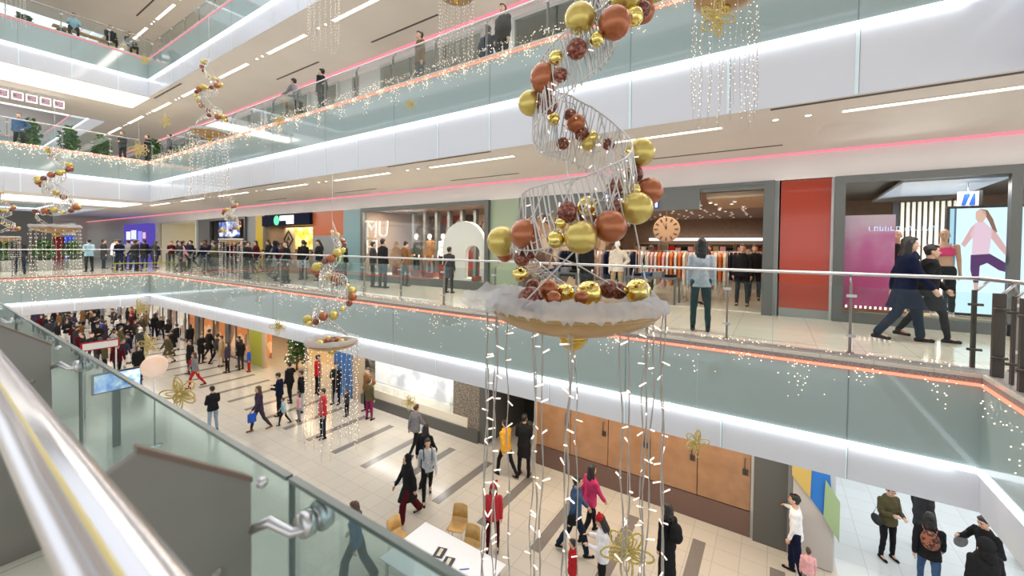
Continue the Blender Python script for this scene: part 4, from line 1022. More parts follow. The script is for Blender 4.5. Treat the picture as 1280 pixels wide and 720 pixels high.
# curtains of tiny lights under the light lines
def dots(lab, fn, n, r, seed):
    rnd = random.Random(seed); g = MB()
    for _ in range(n): g.octa(fn(rnd), r*rnd.uniform(.7, 1.25))
    tag(g.build('fairy_lights', 'led'), lab, 'fairy lights', None, 'stuff')
def far_fn(z, x0, x1, drop, cl):
    def f(rnd):
        x = rnd.uniform(x0, x1); c = math.floor(x/cl)*cl+cl*.5; x2 = c+(x-c)*rnd.choice([.25, .6, 1.])
        k = rnd.random()
        if k < .35: return (x, rnd.uniform(7.5, 7.8 if z < 6 else 7.65), z+.13+rnd.uniform(0, .03 if z < 6 else .2))
        return (x2, 7.46-rnd.uniform(0, .05), z-abs(rnd.gauss(0, drop))*(.6+.4*math.sin(c*5)))
    return f
dots('tiny warm fairy lights scattered along the far gallery edge', far_fn(5.2, -28, 2.1, .36, .75), 1300, .0095, 1)
dots('dense warm fairy lights along the upper gallery edge', far_fn(11.18, -28, 2.1, .26, .6), 3200, .010, 2)
dots('warm fairy lights along the far bridge edge', lambda r: (X1+.05, r.uniform(.8, 7.4), 5.2-abs(r.gauss(0, .35))), 420, .015, 3)
dots('warm fairy lights along the upper bridge edge', lambda r: (X1+.05, r.uniform(.8, 7.4), 11.25-abs(r.gauss(-.05, .22))), 600, .016, 4)
dots('warm fairy lights at the right end edge', lambda r: (2.2, r.uniform(4.5, 7.4), 5.2-abs(r.gauss(0, .35))), 70, .009, 5)
# ------------------------------------------------------------------ people
def vox(mb, name, size, smooth=4, amp=0., fr=9.):
    me = mb.mesh('tmp'); o = bpy.data.objects.new('tmp', me); C.objects.link(o)
    m = o.modifiers.new('r', 'REMESH'); m.mode = 'VOXEL'; m.voxel_size = size; m.use_smooth_shade = True
    if smooth: s = o.modifiers.new('s', 'SMOOTH'); s.iterations = smooth; s.factor = .5
    bpy.context.view_layer.update()
    dg = bpy.context.evaluated_depsgraph_get()
    out = bpy.data.meshes.new_from_object(o.evaluated_get(dg)); out.name = name
    bpy.data.objects.remove(o); bpy.data.meshes.remove(me)
    if amp:
        for v in out.vertices: v.co += v.normal*amp*noise.noise(v.co*fr)
    out.materials.clear(); out.materials.append(None)
    return out
V = Vector
def norm(v): return V(v).normalized()
# arm = (upper dir, fore dir) with x pointing outwards; leg = (thigh dir, shin dir)
DN = (.12, .02, -1)
POSES = {
    'stand': dict(aL=(DN, (.05, -.15, -1)), aR=(DN, (.05, -.2, -1)), lL=((.06, 0, -1), (.03, .03, -1)), lR=((.06, -.03, -1), (.03, .02, -1))),
    'walk':  dict(aL=((.12, .35, -1), (.05, .1, -1)), aR=((.12, -.35, -1), (.05, -.7, -1)), lL=((.03, -.48, -1), (.02, -.12, -1)), lR=((.03, .28, -1), (.02, .65, -1)), lean=.06),
    'walkb': dict(aL=((.12, -.4, -1), (.0, -.8, -1)), aR=((.12, .4, -1), (.05, .2, -1)), lL=((.03, .3, -1), (.02, .6, -1)), lR=((.03, -.45, -1), (.02, -.15, -1)), lean=.05),
    'phone': dict(aL=((.15, -.15, -1), (-.45, -1, .05)), aR=((.15, -.2, -1), (-.35, -1, .3)), lL=((.07, 0, -1), (.03, .03, -1)), lR=((.07, -.1, -1), (.03, .1, -1)), head=.35),
    'cross': dict(aL=((.2, -.1, -1), (-.9, -.6, -.05)), aR=((.2, -.1, -1), (-.9, -.7, .12)), lL=((.08, 0, -1), (.03, .03, -1)), lR=((.08, -.03, -1), (.03, .02, -1))),
    'reach': dict(aL=(DN, (.05, -.3, -1)), aR=((.75, -.35, -.6), (.7, -.65, -.35)), lL=((.05, .1, -1), (.02, .25, -1)), lR=((.05, -.2, -1), (.03, .0, -1)), lean=.05),
    'camera': dict(aL=((.45, -.2, -.9), (-.25, -1, .35)), aR=((.45, -.2, -.9), (-.3, -1, .3)), lL=((.12, 0, -1), (.06, .03, -1)), lR=((.12, -.06, -1), (.06, .05, -1)), head=.25, lean=.12),
    'hip':   dict(aL=((.5, .25, -.85), (-.45, -.45, -.6)), aR=(DN, (.03, -.25, -1)), lL=((.06, 0, -1), (.03, .03, -1)), lR=((.1, -.05, -1), (.05, .02, -1))),
    'lean':  dict(aL=((.1, -.55, -.85), (-.35, -.9, .05)), aR=((.1, -.55, -.85), (-.35, -.9, .05)), lL=((.05, .12, -1), (.02, .1, -1)), lR=((.05, .0, -1), (.02, .15, -1)), lean=.35),
    'sit':   dict(aL=((.1, -.35, -.9), (-.15, -1, -.1)), aR=((.1, -.35, -.9), (-.15, -1, -.1)), lL=((.12, -1, -.08), (.02, .05, -1)), lR=((.12, -1, -.08), (.02, -.05, -1))),
}
CACHE = {}
def joints(pose):
    P = POSES[pose]; J = {}
    J['hipL'] = V((.09, 0, 0)); J['hipR'] = V((-.09, 0, 0))
    for s, k in ((1, 'L'), (-1, 'R')):
        th, sh = P['l'+k]
        J['knee'+k] = J['hip'+k]+norm((th[0]*s, th[1], th[2]))*.43
        J['ank'+k] = J['knee'+k]+norm((sh[0]*s, sh[1], sh[2]))*.42
    up = -min(J['ankL'].z, J['ankR'].z)+.075
    ln = P.get('lean', 0); sp = V((0, -math.sin(ln), math.cos(ln)))
    J['sp'] = sp; J['pel'] = V((0, 0, 0)); J['chest'] = sp*.36; J['neck'] = sp*.52
    for s, k in ((1, 'L'), (-1, 'R')):
        J['sho'+k] = sp*.465+V((.172*s, 0, 0))
        ua, fa = P['a'+k]
        J['elb'+k] = J['sho'+k]+norm((ua[0]*s, ua[1], ua[2]))*.28
        J['wri'+k] = J['elb'+k]+norm((fa[0]*s, fa[1], fa[2]))*.245
        J['fd'+k] = norm((fa[0]*s, fa[1], fa[2]))
    h = P.get('head', 0)+ln*.4
    J['head'] = J['neck']+V((0, -.02-.10*math.sin(h), .165*math.cos(h*.5))); J['hang'] = h
    for k in list(J):
        if k not in ('sp', 'hang', 'fdL', 'fdR'): J[k] = J[k]+V((0, 0, up))
    return J
def rotx(v, c, a):
    d = v-c; return c+V((d.x, d.y*math.cos(a)-d.z*math.sin(a), d.y*math.sin(a)+d.z*math.cos(a)))
def head_shape(mb, J, hair=None):
    c = J['head']; s0 = len(mb.v)
    if hair is None:
        mb.ball(c+V((0, .008, .025)), 1, 24, (.073, .092, .098)); mb.ball(c+V((0, -.022, -.045)), 1, 20, (.056, .066, .068)); mb.ball(c+V((0, -.060, -.088)), 1, 12, (.026, .022, .02))
        mb.capsule(c+V((0, -.088, .005)), c+V((0, -.108, -.028)), .009, .014, 8)
        for s in (1, -1):
            mb.ball(c+V((.074*s, .01, -.01)), 1, 10, (.012, .02, .032)); mb.ball(c+V((.034*s, -.062, -.03)), 1, 10, (.024, .022, .022)); mb.ball(c+V((.03*s, -.078, .035)), 1, 10, (.024, .012, .01))
        mb.ball(c+V((0, -.085, -.058)), 1, 10, (.022, .012, .012))
    for i in range(s0, len(mb.v)):
        mb.v[i] = tuple(rotx(V(mb.v[i]), c, J['hang']))
def body_mesh(pose):
    k = ('body', pose)
    if k in CACHE: return CACHE[k]
    J = joints(pose); g = MB(); sp = J['sp']; p0 = J['pel']
    g.loft([(p0+sp*t, rx, ry) for t, rx, ry in [(-.1, .10, .08), (-.03, .155, .10), (.08, .145, .095), (.2, .12, .085), (.34, .145, .1), (.44, .15, .09), (.5, .09, .06), (.53, .055, .055)]])
    g.capsule(J['neck']-sp*.04, J['head']-V((0, -.015, .04)), .052, .048, 12)
    head_shape(g, J)
    for s, q in ((1, 'L'), (-1, 'R')):
        g.capsule(J['sho'+q], J['elb'+q], .046, .036); g.capsule(J['elb'+q], J['wri'+q], .036, .024)
        g.capsule(J['hip'+q], J['knee'+q], .078, .05); g.capsule(J['knee'+q], J['ank'+q], .05, .034); g.capsule(J['ank'+q], J['ank'+q]+V((0, -.11, -.04)), .032, .028)
        # hand
        f = J['fd'+q]; w = J['wri'+q]; side = V((0, 1, 0)); side = (side-f*side.dot(f))
        side = side.normalized() if side.length > .3 else V((0, 0, 1)); n = f.cross(side).normalized()*s
        if n.x*s > 0: n = -n
        g.capsule(w, w+f*.06, .022, .03, 10)
        for j, (o, ln) in enumerate([(-.026, .06), (-.009, .07), (.009, .066), (.025, .052)]):
            a = w+f*.078+side*o; b = a+f*ln*.5+n*.008; c = b+f*ln*.42+n*.022
            g.capsule(a-f*.02, b, .0095, .009, 8); g.capsule(b, c, .009, .0075, 8)
        a = w+f*.025-side*.022; b = a+f*.03-side*.024+n*.01; g.capsule(a, b, .012, .010, 8); g.capsule(b, b+f*.03+n*.008, .010, .008, 8)
    CACHE[k] = vox(g, 'body', .0085, 2); return CACHE[k]
def top_mesh(pose, kind):
    k = ('top', pose, kind)
    if k in CACHE: return CACHE[k]
    J = joints(pose); g = MB(); sp = J['sp']; p0 = J['pel']
    a = {'shirt': .012, 'jacket': .028, 'coat': .034, 'dress': .026, 'hood': .045, 'crop': .01}[kind]
    rings = [(-.10, .165, .115), (0, .16, .11), (.1, .145, .10), (.2, .135, .095), (.34, .152, .108), (.44, .152, .095), (.495, .105, .075), (.525 if kind == 'shirt' else .545, .07, .066)]
    g.loft([(p0+sp*t, rx+a, ry+a) for t, rx, ry in rings])
    kn = (J['kneeL']+J['kneeR'])*.5; an = (J['ankL']+J['ankR'])*.5; sy = abs(J['kneeL'].y-J['kneeR'].y)*.5; sa = abs(J['ankL'].y-J['ankR'].y)*.5
    if kind in ('coat', 'hood'):
        m = p0.lerp(kn, .85); g.loft([(m, .19+a*.3, .14+sy*.8), (p0.lerp(kn, .4), .18+a*.4, .13+sy*.4), (p0-V((0, 0, .05)), .17+a, .12+a)])
    if kind == 'dress':
        m = kn.lerp(an, .8); g.loft([(m, .21, .15+sa*.6), (kn, .19, .14+sy*.8), (p0.lerp(kn, .4), .175, .13+sy*.4), (p0-V((0, 0, .05)), .165, .12)])
    for q in ('LR' if kind != 'crop' else ''):
        g.ball(J['sho'+q]-V((0, 0, .012)), .058+a*.5, 12)
        g.capsule(J['sho'+q]-V((0, 0, .01)), J['elb'+q], .052+a*.6, .042+a*.5, 12)
        e = J['wri'+q] if kind != 'shirt' else J['wri'+q]*1.
        g.capsule(J['elb'+q], e-J['fd'+q]*.01, .042+a*.5, .032+a*.4, 12)
    if kind == 'crop':
        g = MB(); g.loft([(p0+sp*t_, rx+.012, ry+.012) for t_, rx, ry in [(.27, .135, .098), (.34, .147, .112), (.42, .145, .105), (.45, .12, .08)]])
        for s_ in (1, -1): g.tube([p0+sp*.44+V((.08*s_, -.08, 0)), p0+sp*.51+V((.09*s_, 0, 0)), p0+sp*.44+V((.06*s_, .08, 0))], .016, 6)
    elif kind != 'shirt': g.lathe([(.062, -.02), (.074, .0), (.07, .03), (.055, .035), (.05, .0), (.062, -.02)], 16, J['neck']+V((0, .005, .012)))
    CACHE[k] = vox(g, 'top', .014, 3, .014, 8.); return CACHE[k]
def pants_mesh(pose, kind):
    k = ('pants', pose, kind)
    if k in CACHE: return CACHE[k]
    J = joints(pose); g = MB(); p0 = J['pel']
    w = {'slim': (.092, .062, .047), 'wide': (.10, .085, .095), 'reg': (.098, .072, .060)}[kind]
    g.loft([(p0+V((0, 0, -.09)), .14, .10), (p0, .165, .115), (p0+V((0, 0, .08)), .155, .105)])
    for q in 'LR':
        g.capsule(J['hip'+q]-V((0, 0, .0)), J['knee'+q], w[0], w[1], 12); g.capsule(J['knee'+q], J['ank'+q]+V((0, 0, .03)), w[1], w[2], 12)
    CACHE[k] = vox(g, 'trousers', .014, 3, .010, 10.); return CACHE[k]
def shoe_mesh(pose, q):
    k = ('shoe', pose, q)
    if k in CACHE: return CACHE[k]
    J = joints(pose); a = J['ank'+q]; lift = a.z-.075; t = min(.9, lift*3.)
    g = MB()
    def r_(v): return rotx(a+V(v), a, t)
    g.capsule(r_((0, .045, -.045)), r_((0, -.02, -.035)), .036, .042, 12); g.capsule(r_((0, -.02, -.038)), r_((0, -.15, -.05)), .042, .03, 12); g.capsule(a+V((0, .0, .02)), r_((0, .01, -.03)), .042, .04, 12)
    CACHE[k] = vox(g, 'shoe', .011, 2); return CACHE[k]
def hair_mesh(pose, kind):
    k = ('hair', pose, kind)
    if k in CACHE: return CACHE[k]
    J = joints(pose); c = J['head']; g = MB()
    if kind in ('short', 'long', 'bun'):
        g.ball(c+V((0, .026, .040)), 1, 20, (.084, .094, .095)); g.ball(c+V((0, -.03, .088)), 1, 16, (.066, .056, .034)); g.ball(c+V((0, .045, -.005)), 1, 16, (.072, .058, .075))
    if kind == 'long':
        g.capsule(c+V((0, .06, .02)), c+V((0, .085, -.18)), .085, .09, 14, .55); g.capsule(c+V((0, .085, -.18)), c+V((0, .10, -.34)), .09, .055, 14, .5)
        for s in (1, -1): g.capsule(c+V((.07*s, .02, .02)), c+V((.085*s, .03, -.2)), .03, .03, 10)
    if kind == 'bun': g.ball(c+V((0, .125, .03)), .04, 12); 
    if kind == 'hijab':
        g.ball(c+V((0, .03, .02)), 1, 20, (.098, .108, .125)); g.capsule(c+V((0, .03, -.05)), c+V((0, .03, -.15)), .085, .10, 16); g.capsule(c+V((-.08, .03, -.17)), c+V((.08, .03, -.17)), .07, .07, 12)
        g.capsule(c+V((0, .05, -.1)), c+V((0, .09, -.28)), .09, .07, 12, .6)
    if kind == 'hood':
        g.ball(c+V((0, .035, .02)), 1, 20, (.115, .12, .14)); g.capsule(c+V((0, .05, -.05)), c+V((0, .07, -.16)), .10, .12, 16)
    if kind == 'beanie':
        g.ball(c+V((0, .01, .06)), 1, 20, (.088, .102, .085)); g.ball(c+V((0, .03, .155)), .03, 10)
    if kind == 'santa':
        g.ball(c+V((0, .01, .06)), 1, 20, (.088, .102, .08)); g.capsule(c+V((0, .02, .11)), c+V((.07, .07, .19)), .05, .015); g.ball(c+V((.08, .08, .17)), .03, 10)
    for i in range(len(g.v)): g.v[i] = tuple(rotx(V(g.v[i]), c, J['hang']))
    CACHE[k] = vox(g, 'hair', .010, 2, .008, 22.); return CACHE[k]
def face_mesh(pose, what):
    k = ('face', pose, what)
    if k in CACHE: return CACHE[k]
    J = joints(pose); c = J['head']; g = MB()
    if what == 'eyes':
        for s in (1, -1): g.ball(c+V((.031*s, -.082, .012)), 1, 10, (.013, .009, .006)); g.capsule(c+V((.016*s, -.091, .036)), c+V((.046*s, -.082, .037)), .004, .003, 6)
    else: g.capsule(c+V((-.02, -.094, -.058)), c+V((.02, -.094, -.058)), .005, .005, 6)
    for i in range(len(g.v)): g.v[i] = tuple(rotx(V(g.v[i]), c, J['hang']))
    me = g.mesh(what); me.materials.append(None); CACHE[k] = me; return me
def bag_mesh(pose, kind):
    k = ('bag', pose, kind)
    if k in CACHE: return CACHE[k]
    J = joints(pose); g = MB()
    if kind == 'backpack':
        c = J['chest']+V((0, .2, -.02)); g.ball(c, 1, 16, (.15, .09, .2)); g.ball(c+V((0, .07, -.06)), 1, 12, (.11, .05, .1))
        for s in (1, -1): g.tube([c+V((.09*s, -.05, .15)), J['sho'+('L' if s > 0 else 'R')]+V((-.06*s, .02, .07)), J['sho'+('L' if s > 0 else 'R')]+V((-.06*s, -.11, -.02)), J['chest']+V((.11*s, -.13, -.1)), c+V((.1*s, -.08, -.15))], .016, 6)
        me = vox(g, 'bag', .014, 2)
    elif kind == 'handbag':
        w = J['elbR']+V((-.08, .0, -.18)); g.ball(w, 1, 14, (.06, .15, .12)); g.tube([w+V((0, -.1, .08)), J['shoR']+V((.02, -.03, .07)), w+V((0, .1, .08))], .009, 6); me = vox(g, 'bag', .011, 1)
    elif kind == 'carrier':
        w = J['wriL']+V((.02, -.02, -.09)); g.tube([w+V((0, -.06, -.03)), w+V((0, 0, .03)), w+V((0, .06, -.03))], .005, 5); g.box(w.x-.05, w.x+.05, w.y-.13, w.y+.13, w.z-.33, w.z-.03); me = g.mesh('bag'); me.materials.append(None)
    CACHE[k] = me; return me
def add(name, me, par, m, lab=None):
    o = bpy.data.objects.new(name, me); C.objects.link(o); o.parent = par
    if len(me.materials) == 0: me.materials.append(None)
    o.material_slots[0].link = 'OBJECT'; o.material_slots[0].material = M[m]
    if lab: o['label'] = lab
    return o
def person(x, y, z, face, lab, pose='stand', top=('jacket', 'black'), pants=('slim', 'jean'), hair=('short', 'hblack'), skin='skin1', h=1.7, bag=None, near=False, shoes='black', group=None, cat='person', name='person'):
    """face: direction the person looks to, degrees, 0 = towards +x, 90 = away from the viewer side (+y)"""
    t = thing(name, lab, cat, (x, y, z), R(face+90), group); s = h/1.72; t.scale = (s, s, s)
    add('body', body_mesh(pose), t, skin)
    if top: add('dress' if top[0] == 'dress' else ('coat' if top[0] in ('coat', 'hood') else top[0]), top_mesh(pose, top[0]), t, 'c_'+top[1])
    if pants: add('trousers', pants_mesh(pose, pants[0]), t, 'c_'+pants[1])
    for q in 'LR': add('shoe', shoe_mesh(pose, q), t, 'c_'+shoes)
    if hair:
        hm = hair[1] if hair[1].startswith('h') else 'c_'+hair[1]
        add({'hijab': 'headscarf', 'hood': 'hood', 'beanie': 'hat', 'santa': 'hat'}.get(hair[0], 'hair'), hair_mesh(pose, hair[0]), t, hm)
        if hair[0] in ('beanie', 'santa') and near: add('hair', hair_mesh(pose, 'long'), t, 'hblack')
    if near: add('eyes', face_mesh(pose, 'eyes'), t, 'eye'); add('mouth', face_mesh(pose, 'mouth'), t, 'lips')
    if bag: add('bag', bag_mesh(pose, bag[0]), t, 'c_'+bag[1])
    return t
N_ = True
F0 = 0.0
# --- lower floor, nearest first
person(-7.0, 5.05, F0, 205, 'woman in denim shirt and dark trousers striding left behind the near green glass', 'walk', ('shirt', 'denim'), ('wide', 'charcoal'), ('long', 'hbrown'), near=N_, h=1.68, shoes='grey')
person(-7.55, 6.95, F0, 250, 'woman in black hooded coat over a dark red skirt walking across the lower floor', 'walk', ('coat', 'black'), ('wide', 'darkred'), ('hijab', 'black'), near=N_, h=1.68)
person(-7.75, 7.8, F0, 320, 'person in pale grey top and black trousers right behind the woman in black', 'walkb', ('shirt', 'lgrey'), ('slim', 'black'), ('short', 'hblack'), bag=('backpack', 'black'), h=1.7)
person(-8.35, 8.3, F0, 100, 'person in black coat beside the pale grey top, seen from behind', 'walk', ('coat', 'black'), ('slim', 'black'), ('long', 'hblack'), h=1.72)
person(-9.8, 9.3, F0, 90, 'woman in grey jacket walking away below the small gold flower at the bright window', 'walk', ('jacket', 'grey'), ('slim', 'black'), ('bun', 'hbrown'), h=1.65, bag=('handbag', 'lgrey'))
person(-13.3, 8.22, F0, 255, 'person in red jumper with white spots standing under the second bauble ornament', 'stand', ('jacket', 'dots'), ('slim', 'jean'), ('short', 'hblack'), near=N_, h=1.75)
person(-15.75, 7.25, F0, 260, 'woman in purple-grey jacket with long hair and a blue carrier bag walking forward', 'walkb', ('jacket', 'purple'), ('slim', 'charcoal'), ('long', 'hbrown'), bag=('carrier', 'blue'), near=N_, h=1.68, shoes='brown')
person(-17.0, 6.25, F0, 185, 'man in black jacket and jeans standing at the near railing looking left', 'phone', ('jacket', 'black'), ('slim', 'ldenim'), ('short', 'hblack'), h=1.66, near=N_)
person(-17.5, 9.3, F0, 200, 'man in all black with arms swinging near the tree shop', 'reach', ('jacket', 'black'), ('slim', 'black'), ('short', 'hblack'), h=1.75)
person(-16.5, 8.35, F0, 220, 'person in dark navy jacket with the children under the cafe shop', 'phone', ('jacket', 'navy'), ('slim', 'black'), ('short', 'hblack'), h=1.7)
person(-16.1, 9.0, F0, 240, 'person in black jacket and pale jeans next to the children', 'hip', ('jacket', 'black'), ('slim', 'ldenim'), ('short', 'hblack'), h=1.7)
person(-15.5, 8.0, F0, 230, 'small child in light blue jacket walking beside the adults', 'walk', ('jacket', 'lblue'), ('slim', 'black'), ('short', 'hbrown'), h=1.05)
person(-15.35, 8.5, F0, 250, 'small child in pale pink jacket between the adults', 'stand', ('jacket', 'lpink'), ('slim', 'grey'), ('long', 'hbrown'), h=1.1)
person(-13.95, 10.6, F0, 270, 'man in olive brown jacket facing out before the peach wall', 'hip', ('jacket', 'brown'), ('slim', 'black'), ('short', 'hblack'), h=1.8)
person(-13.2, 10.1, F0, 95, 'woman in dark olive jacket and magenta trousers seen from behind', 'stand', ('jacket', 'olive'), ('slim', 'magenta'), ('short', 'hbrown'), h=1.62)
person(-17.4, 10.5, F0, 80, 'person in red top behind the light strings of the second ornament', 'stand', ('jacket', 'red'), ('slim', 'black'), ('short', 'hblack'), h=1.8)
person(-15.7, 10.3, F0, 290, 'person in long black coat before the blue panel', 'cross', ('coat', 'black'), ('slim', 'navy'), ('short', 'hbrown'), h=1.78)
person(-14.2, 9.8, F0, 200, 'small child in dark clothes right of the light strings', 'stand', ('jacket', 'charcoal'), ('slim', 'black'), ('short', 'hbrown'), h=1.1)
person(-6.6, 9.9, F0, 170, 'person in amber yellow jacket behind the left light strings', 'walk', ('jacket', 'amber'), ('slim', 'black'), ('short', 'hblack'), h=1.72)
person(-6.15, 10.2, F0, 100, 'tall person in black at the open dark shop doorway', 'cross', ('coat', 'black'), ('slim', 'black'), ('short', 'hblack'), h=1.86)
person(-3.62, 8.25, F0, 30, 'man in denim jacket and jeans with a black bag before the copper doors', 'walkb', ('jacket', 'denim'), ('reg', 'jean'), ('short', 'hblack'), near=N_, h=1.78, bag=('handbag', 'black'))
person(-3.55, 8.95, F0, 60, 'woman in bright pink jacket with long dark hair beside the denim jacket', 'walk', ('jacket', 'pink'), ('slim', 'black'), ('long', 'hblack'), near=N_, h=1.72)
person(-2.7, 7.5, F0, 200, 'person in red beanie and white and black jumper at the bottom strings', 'phone', ('jacket', 'white'), ('slim', 'black'), ('beanie', 'red'), near=N_, h=1.62)
person(-3.15, 7.1, F0, 200, 'child in bright red and black coat in front of the red beanie', 'stand', ('jacket', 'red'), ('slim', 'black'), ('short', 'hblack'), h=1.2)
person(-1.68, 8.4, F0, 150, 'woman in black dress with white headband and black backpack at the light strings', 'stand', ('dress', 'black'), None, ('long', 'hblack'), near=N_, h=1.72, bag=('backpack', 'black'))
person(-5.2, 7.3, F0, 300, 'child in red hat and striped red jumper behind the left light strings', 'stand', ('jacket', 'stripe'), ('slim', 'darkred'), ('santa', 'red'), near=N_, h=1.5)
person(.5, 10.25, F0, 170, 'man in white shirt and navy trousers reaching left near the painted board', 'reach', ('shirt', 'white'), ('reg', 'navy'), ('short', 'hblack'), near=N_, h=1.72)
person(.68, 9.8, F0, 100, 'small child in pink at the feet of the man in white shirt', 'stand', ('jacket', 'lpink'), ('slim', 'grey'), ('short', 'hbrown'), near=N_, h=.95)
person(2.23, 12.0, F0, 300, 'young man in grey-olive jacket looking at a phone, dark backpack on his side', 'phone', ('jacket', 'olive'), ('slim', 'black'), ('short', 'hbrown'), near=N_, h=1.66, bag=('handbag', 'charcoal'))
person(2.95, 12.75, F0, 30, 'person in dark charcoal coat standing close to the young man with phone', 'stand', ('coat', 'charcoal'), ('slim', 'black'), ('short', 'hblack'), h=1.7)
person(2.7, 11.2, F0, 80, 'woman with long black hair, speckled backpack and jeans seen from behind', 'walk', ('jacket', 'black'), ('slim', 'denim'), ('long', 'hblack'), near=N_, h=1.66, bag=('backpack', 'leopard'))
person(3.6, 11.55, F0, 215, 'person in black jacket bending over a grey camera bag in the white area', 'camera', ('jacket', 'black'), ('slim', 'black'), ('short', 'hblack'), near=N_, h=1.72, bag=('handbag', 'grey'))
person(3.22, 10.45, F0, 110, 'person in long black hooded coat at the bottom right corner', 'stand', ('hood', 'black'), ('reg', 'black'), ('hood', 'black'), h=1.78)
# --- lower floor, further left
mid = [(-25.8, 9.9, 250, 'coat', 'tan', 'short', 'hbrown', 1.7, 'long tan coat beside the lime column group', 'stand', 'slim', 'cream'),
       (-28.3, 10.2, 100, 'coat', 'black', 'short', 'hblack', 1.75, 'black coat walking towards the orange shops', 'walk', 'slim', 'black'),
       (-26.6, 10.0, 95, 'jacket', 'charcoal', 'short', 'hblack', 1.72, 'charcoal jacket among the walkers by the orange shop', 'walkb', 'slim', 'black'),
       (-25.6, 8.4, 280, 'coat', 'black', 'short', 'hblack', 1.78, 'black coat carrying a red item in the middle of the striped floor', 'stand', 'slim', 'charcoal'),
       (-23.0, 7.75, 250, 'jacket', 'grey', 'long', 'hbrown', 1.7, 'grey jacket and red trousers next to the gold flower', 'walk', 'slim', 'red'),
       (-24.9, 10.4, 240, 'jacket', 'navy', 'short', 'hblack', 1.7, 'navy jacket near the lime column', 'hip', 'slim', 'denim'),
       (-24.2, 10.2, 200, 'jacket', 'black', 'long', 'hblack', 1.66, 'black jacket closest to the lime column', 'stand', 'slim', 'charcoal'),
       (-23.5, 10.3, 260, 'jacket', 'blue', 'beanie', 'orange', 1.25, 'blue jacket and yellow hat by the lime column', 'stand', 'slim', 'red'),
       (-28.7, 8.4, 280, 'coat', 'olive', 'short', 'hbrown', 1.72, 'olive coat standing alone right of the round sign', 'walk', 'slim', 'tan'),
       (-40.0, 10.4, 80, 'jacket', 'brown', 'short', 'hbrown', 1.72, 'brown jacket walking by the pale far shop', 'walk', 'slim', 'black'),
       (-38.4, 10.5, 90, 'jacket', 'lgrey', 'short', 'hbrown', 1.7, 'light grey jacket walking by the pale far shop', 'walkb', 'slim', 'ldenim'),
       (-42.6, 10.2, 260, 'jacket', 'red', 'long', 'hblack', 1.75, 'red jacket by the far white entrance', 'hip', 'slim', 'black'),
       (-39.4, 9.4, 280, 'jacket', 'darkred', 'short', 'hblack', 1.7, 'dark red jacket in the far crowd', 'stand', 'slim', 'black'),
       (-38.4, 8.5, 200, 'jacket', 'white', 'short', 'hblack', 1.7, 'white jacket in the far crowd', 'cross', 'slim', 'jean'),
       (-32.2, 8.1, 30, 'coat', 'charcoal', 'hijab', 'lgrey', 1.7, 'charcoal coat and grey headscarf left of the gold flower', 'stand', 'slim', 'black'),
       (-30.6, 7.2, 250, 'jacket', 'navy', 'short', 'hblack', 1.7, 'navy jacket at the front of the far crowd', 'phone', 'slim', 'white'),
       (-32.0, 6.9, 100, 'jacket', 'grey', 'short', 'hbrown', 1.74, 'grey jacket with red bag at the front of the far crowd', 'stand', 'slim', 'darkred'),
       (-37.6, 7.5, 160, 'jacket', 'blue', 'short', 'hblack', 1.7, 'bright blue jacket in the far crowd', 'walk', 'slim', 'black'),
       (-27.4, 9.5, 30, 'coat', 'black', 'short', 'hbrown', 1.7, 'second black coat beside the orange shop walkers', 'cross', 'slim', 'black'),
       (-24.3, 9.6, 270, 'jacket', 'purple', 'long', 'hblack', 1.6, 'purple jacket sitting group by the lime column', 'stand', 'slim', 'black')]
for (x, y, f, tk, tc, hk, hc, h, lab, pose, pk, pc) in mid:
    person(x, y, F0, f, 'person in '+lab, pose, (tk, tc), (pk, pc), (hk, hc), h=h, bag=('carrier', 'red') if 'red item' in lab or 'red bag' in lab else None)
rnd = random.Random(11)
ntop = ['black', 'charcoal', 'navy', 'purple', 'black', 'darkred', 'black', 'brown', 'black', 'charcoal', 'olive', 'grey', 'black']
where = ['white end wall', 'far food hall shops', 'bridge edge strings', 'pale far shopfront', 'far left crowd edge', 'gold dish strings']
taken = [(m_[0], m_[1]) for m_ in mid]
for i in range(62):
    for _t in range(40):
        x = -26.5-rnd.random()**1.3*24; y = 5.6+rnd.random()*4.6
        if x > -30 and y > 7: continue
        if all((x-a_)**2+(y-b_)**2 > .55 for a_, b_ in taken): break
    taken.append((x, y))
    tc = ntop[i % len(ntop)]; pose = rnd.choice(['stand', 'walk', 'walkb', 'phone', 'cross', 'hip'])
    pc = ['black', 'jean', 'charcoal', 'white', 'navy'][i % 5]
    person(x, y, F0, rnd.choice([90, 270, 200, 0, 180]), 'person in dark winter clothes in the dense crowd at the far end downstairs', pose, (rnd.choice(['jacket', 'coat']), tc), ('slim', pc), (rnd.choice(['short', 'long', 'short', 'hijab']), 'hblack'), h=rnd.uniform(1.6, 1.8), group='far crowd on the lower floor')
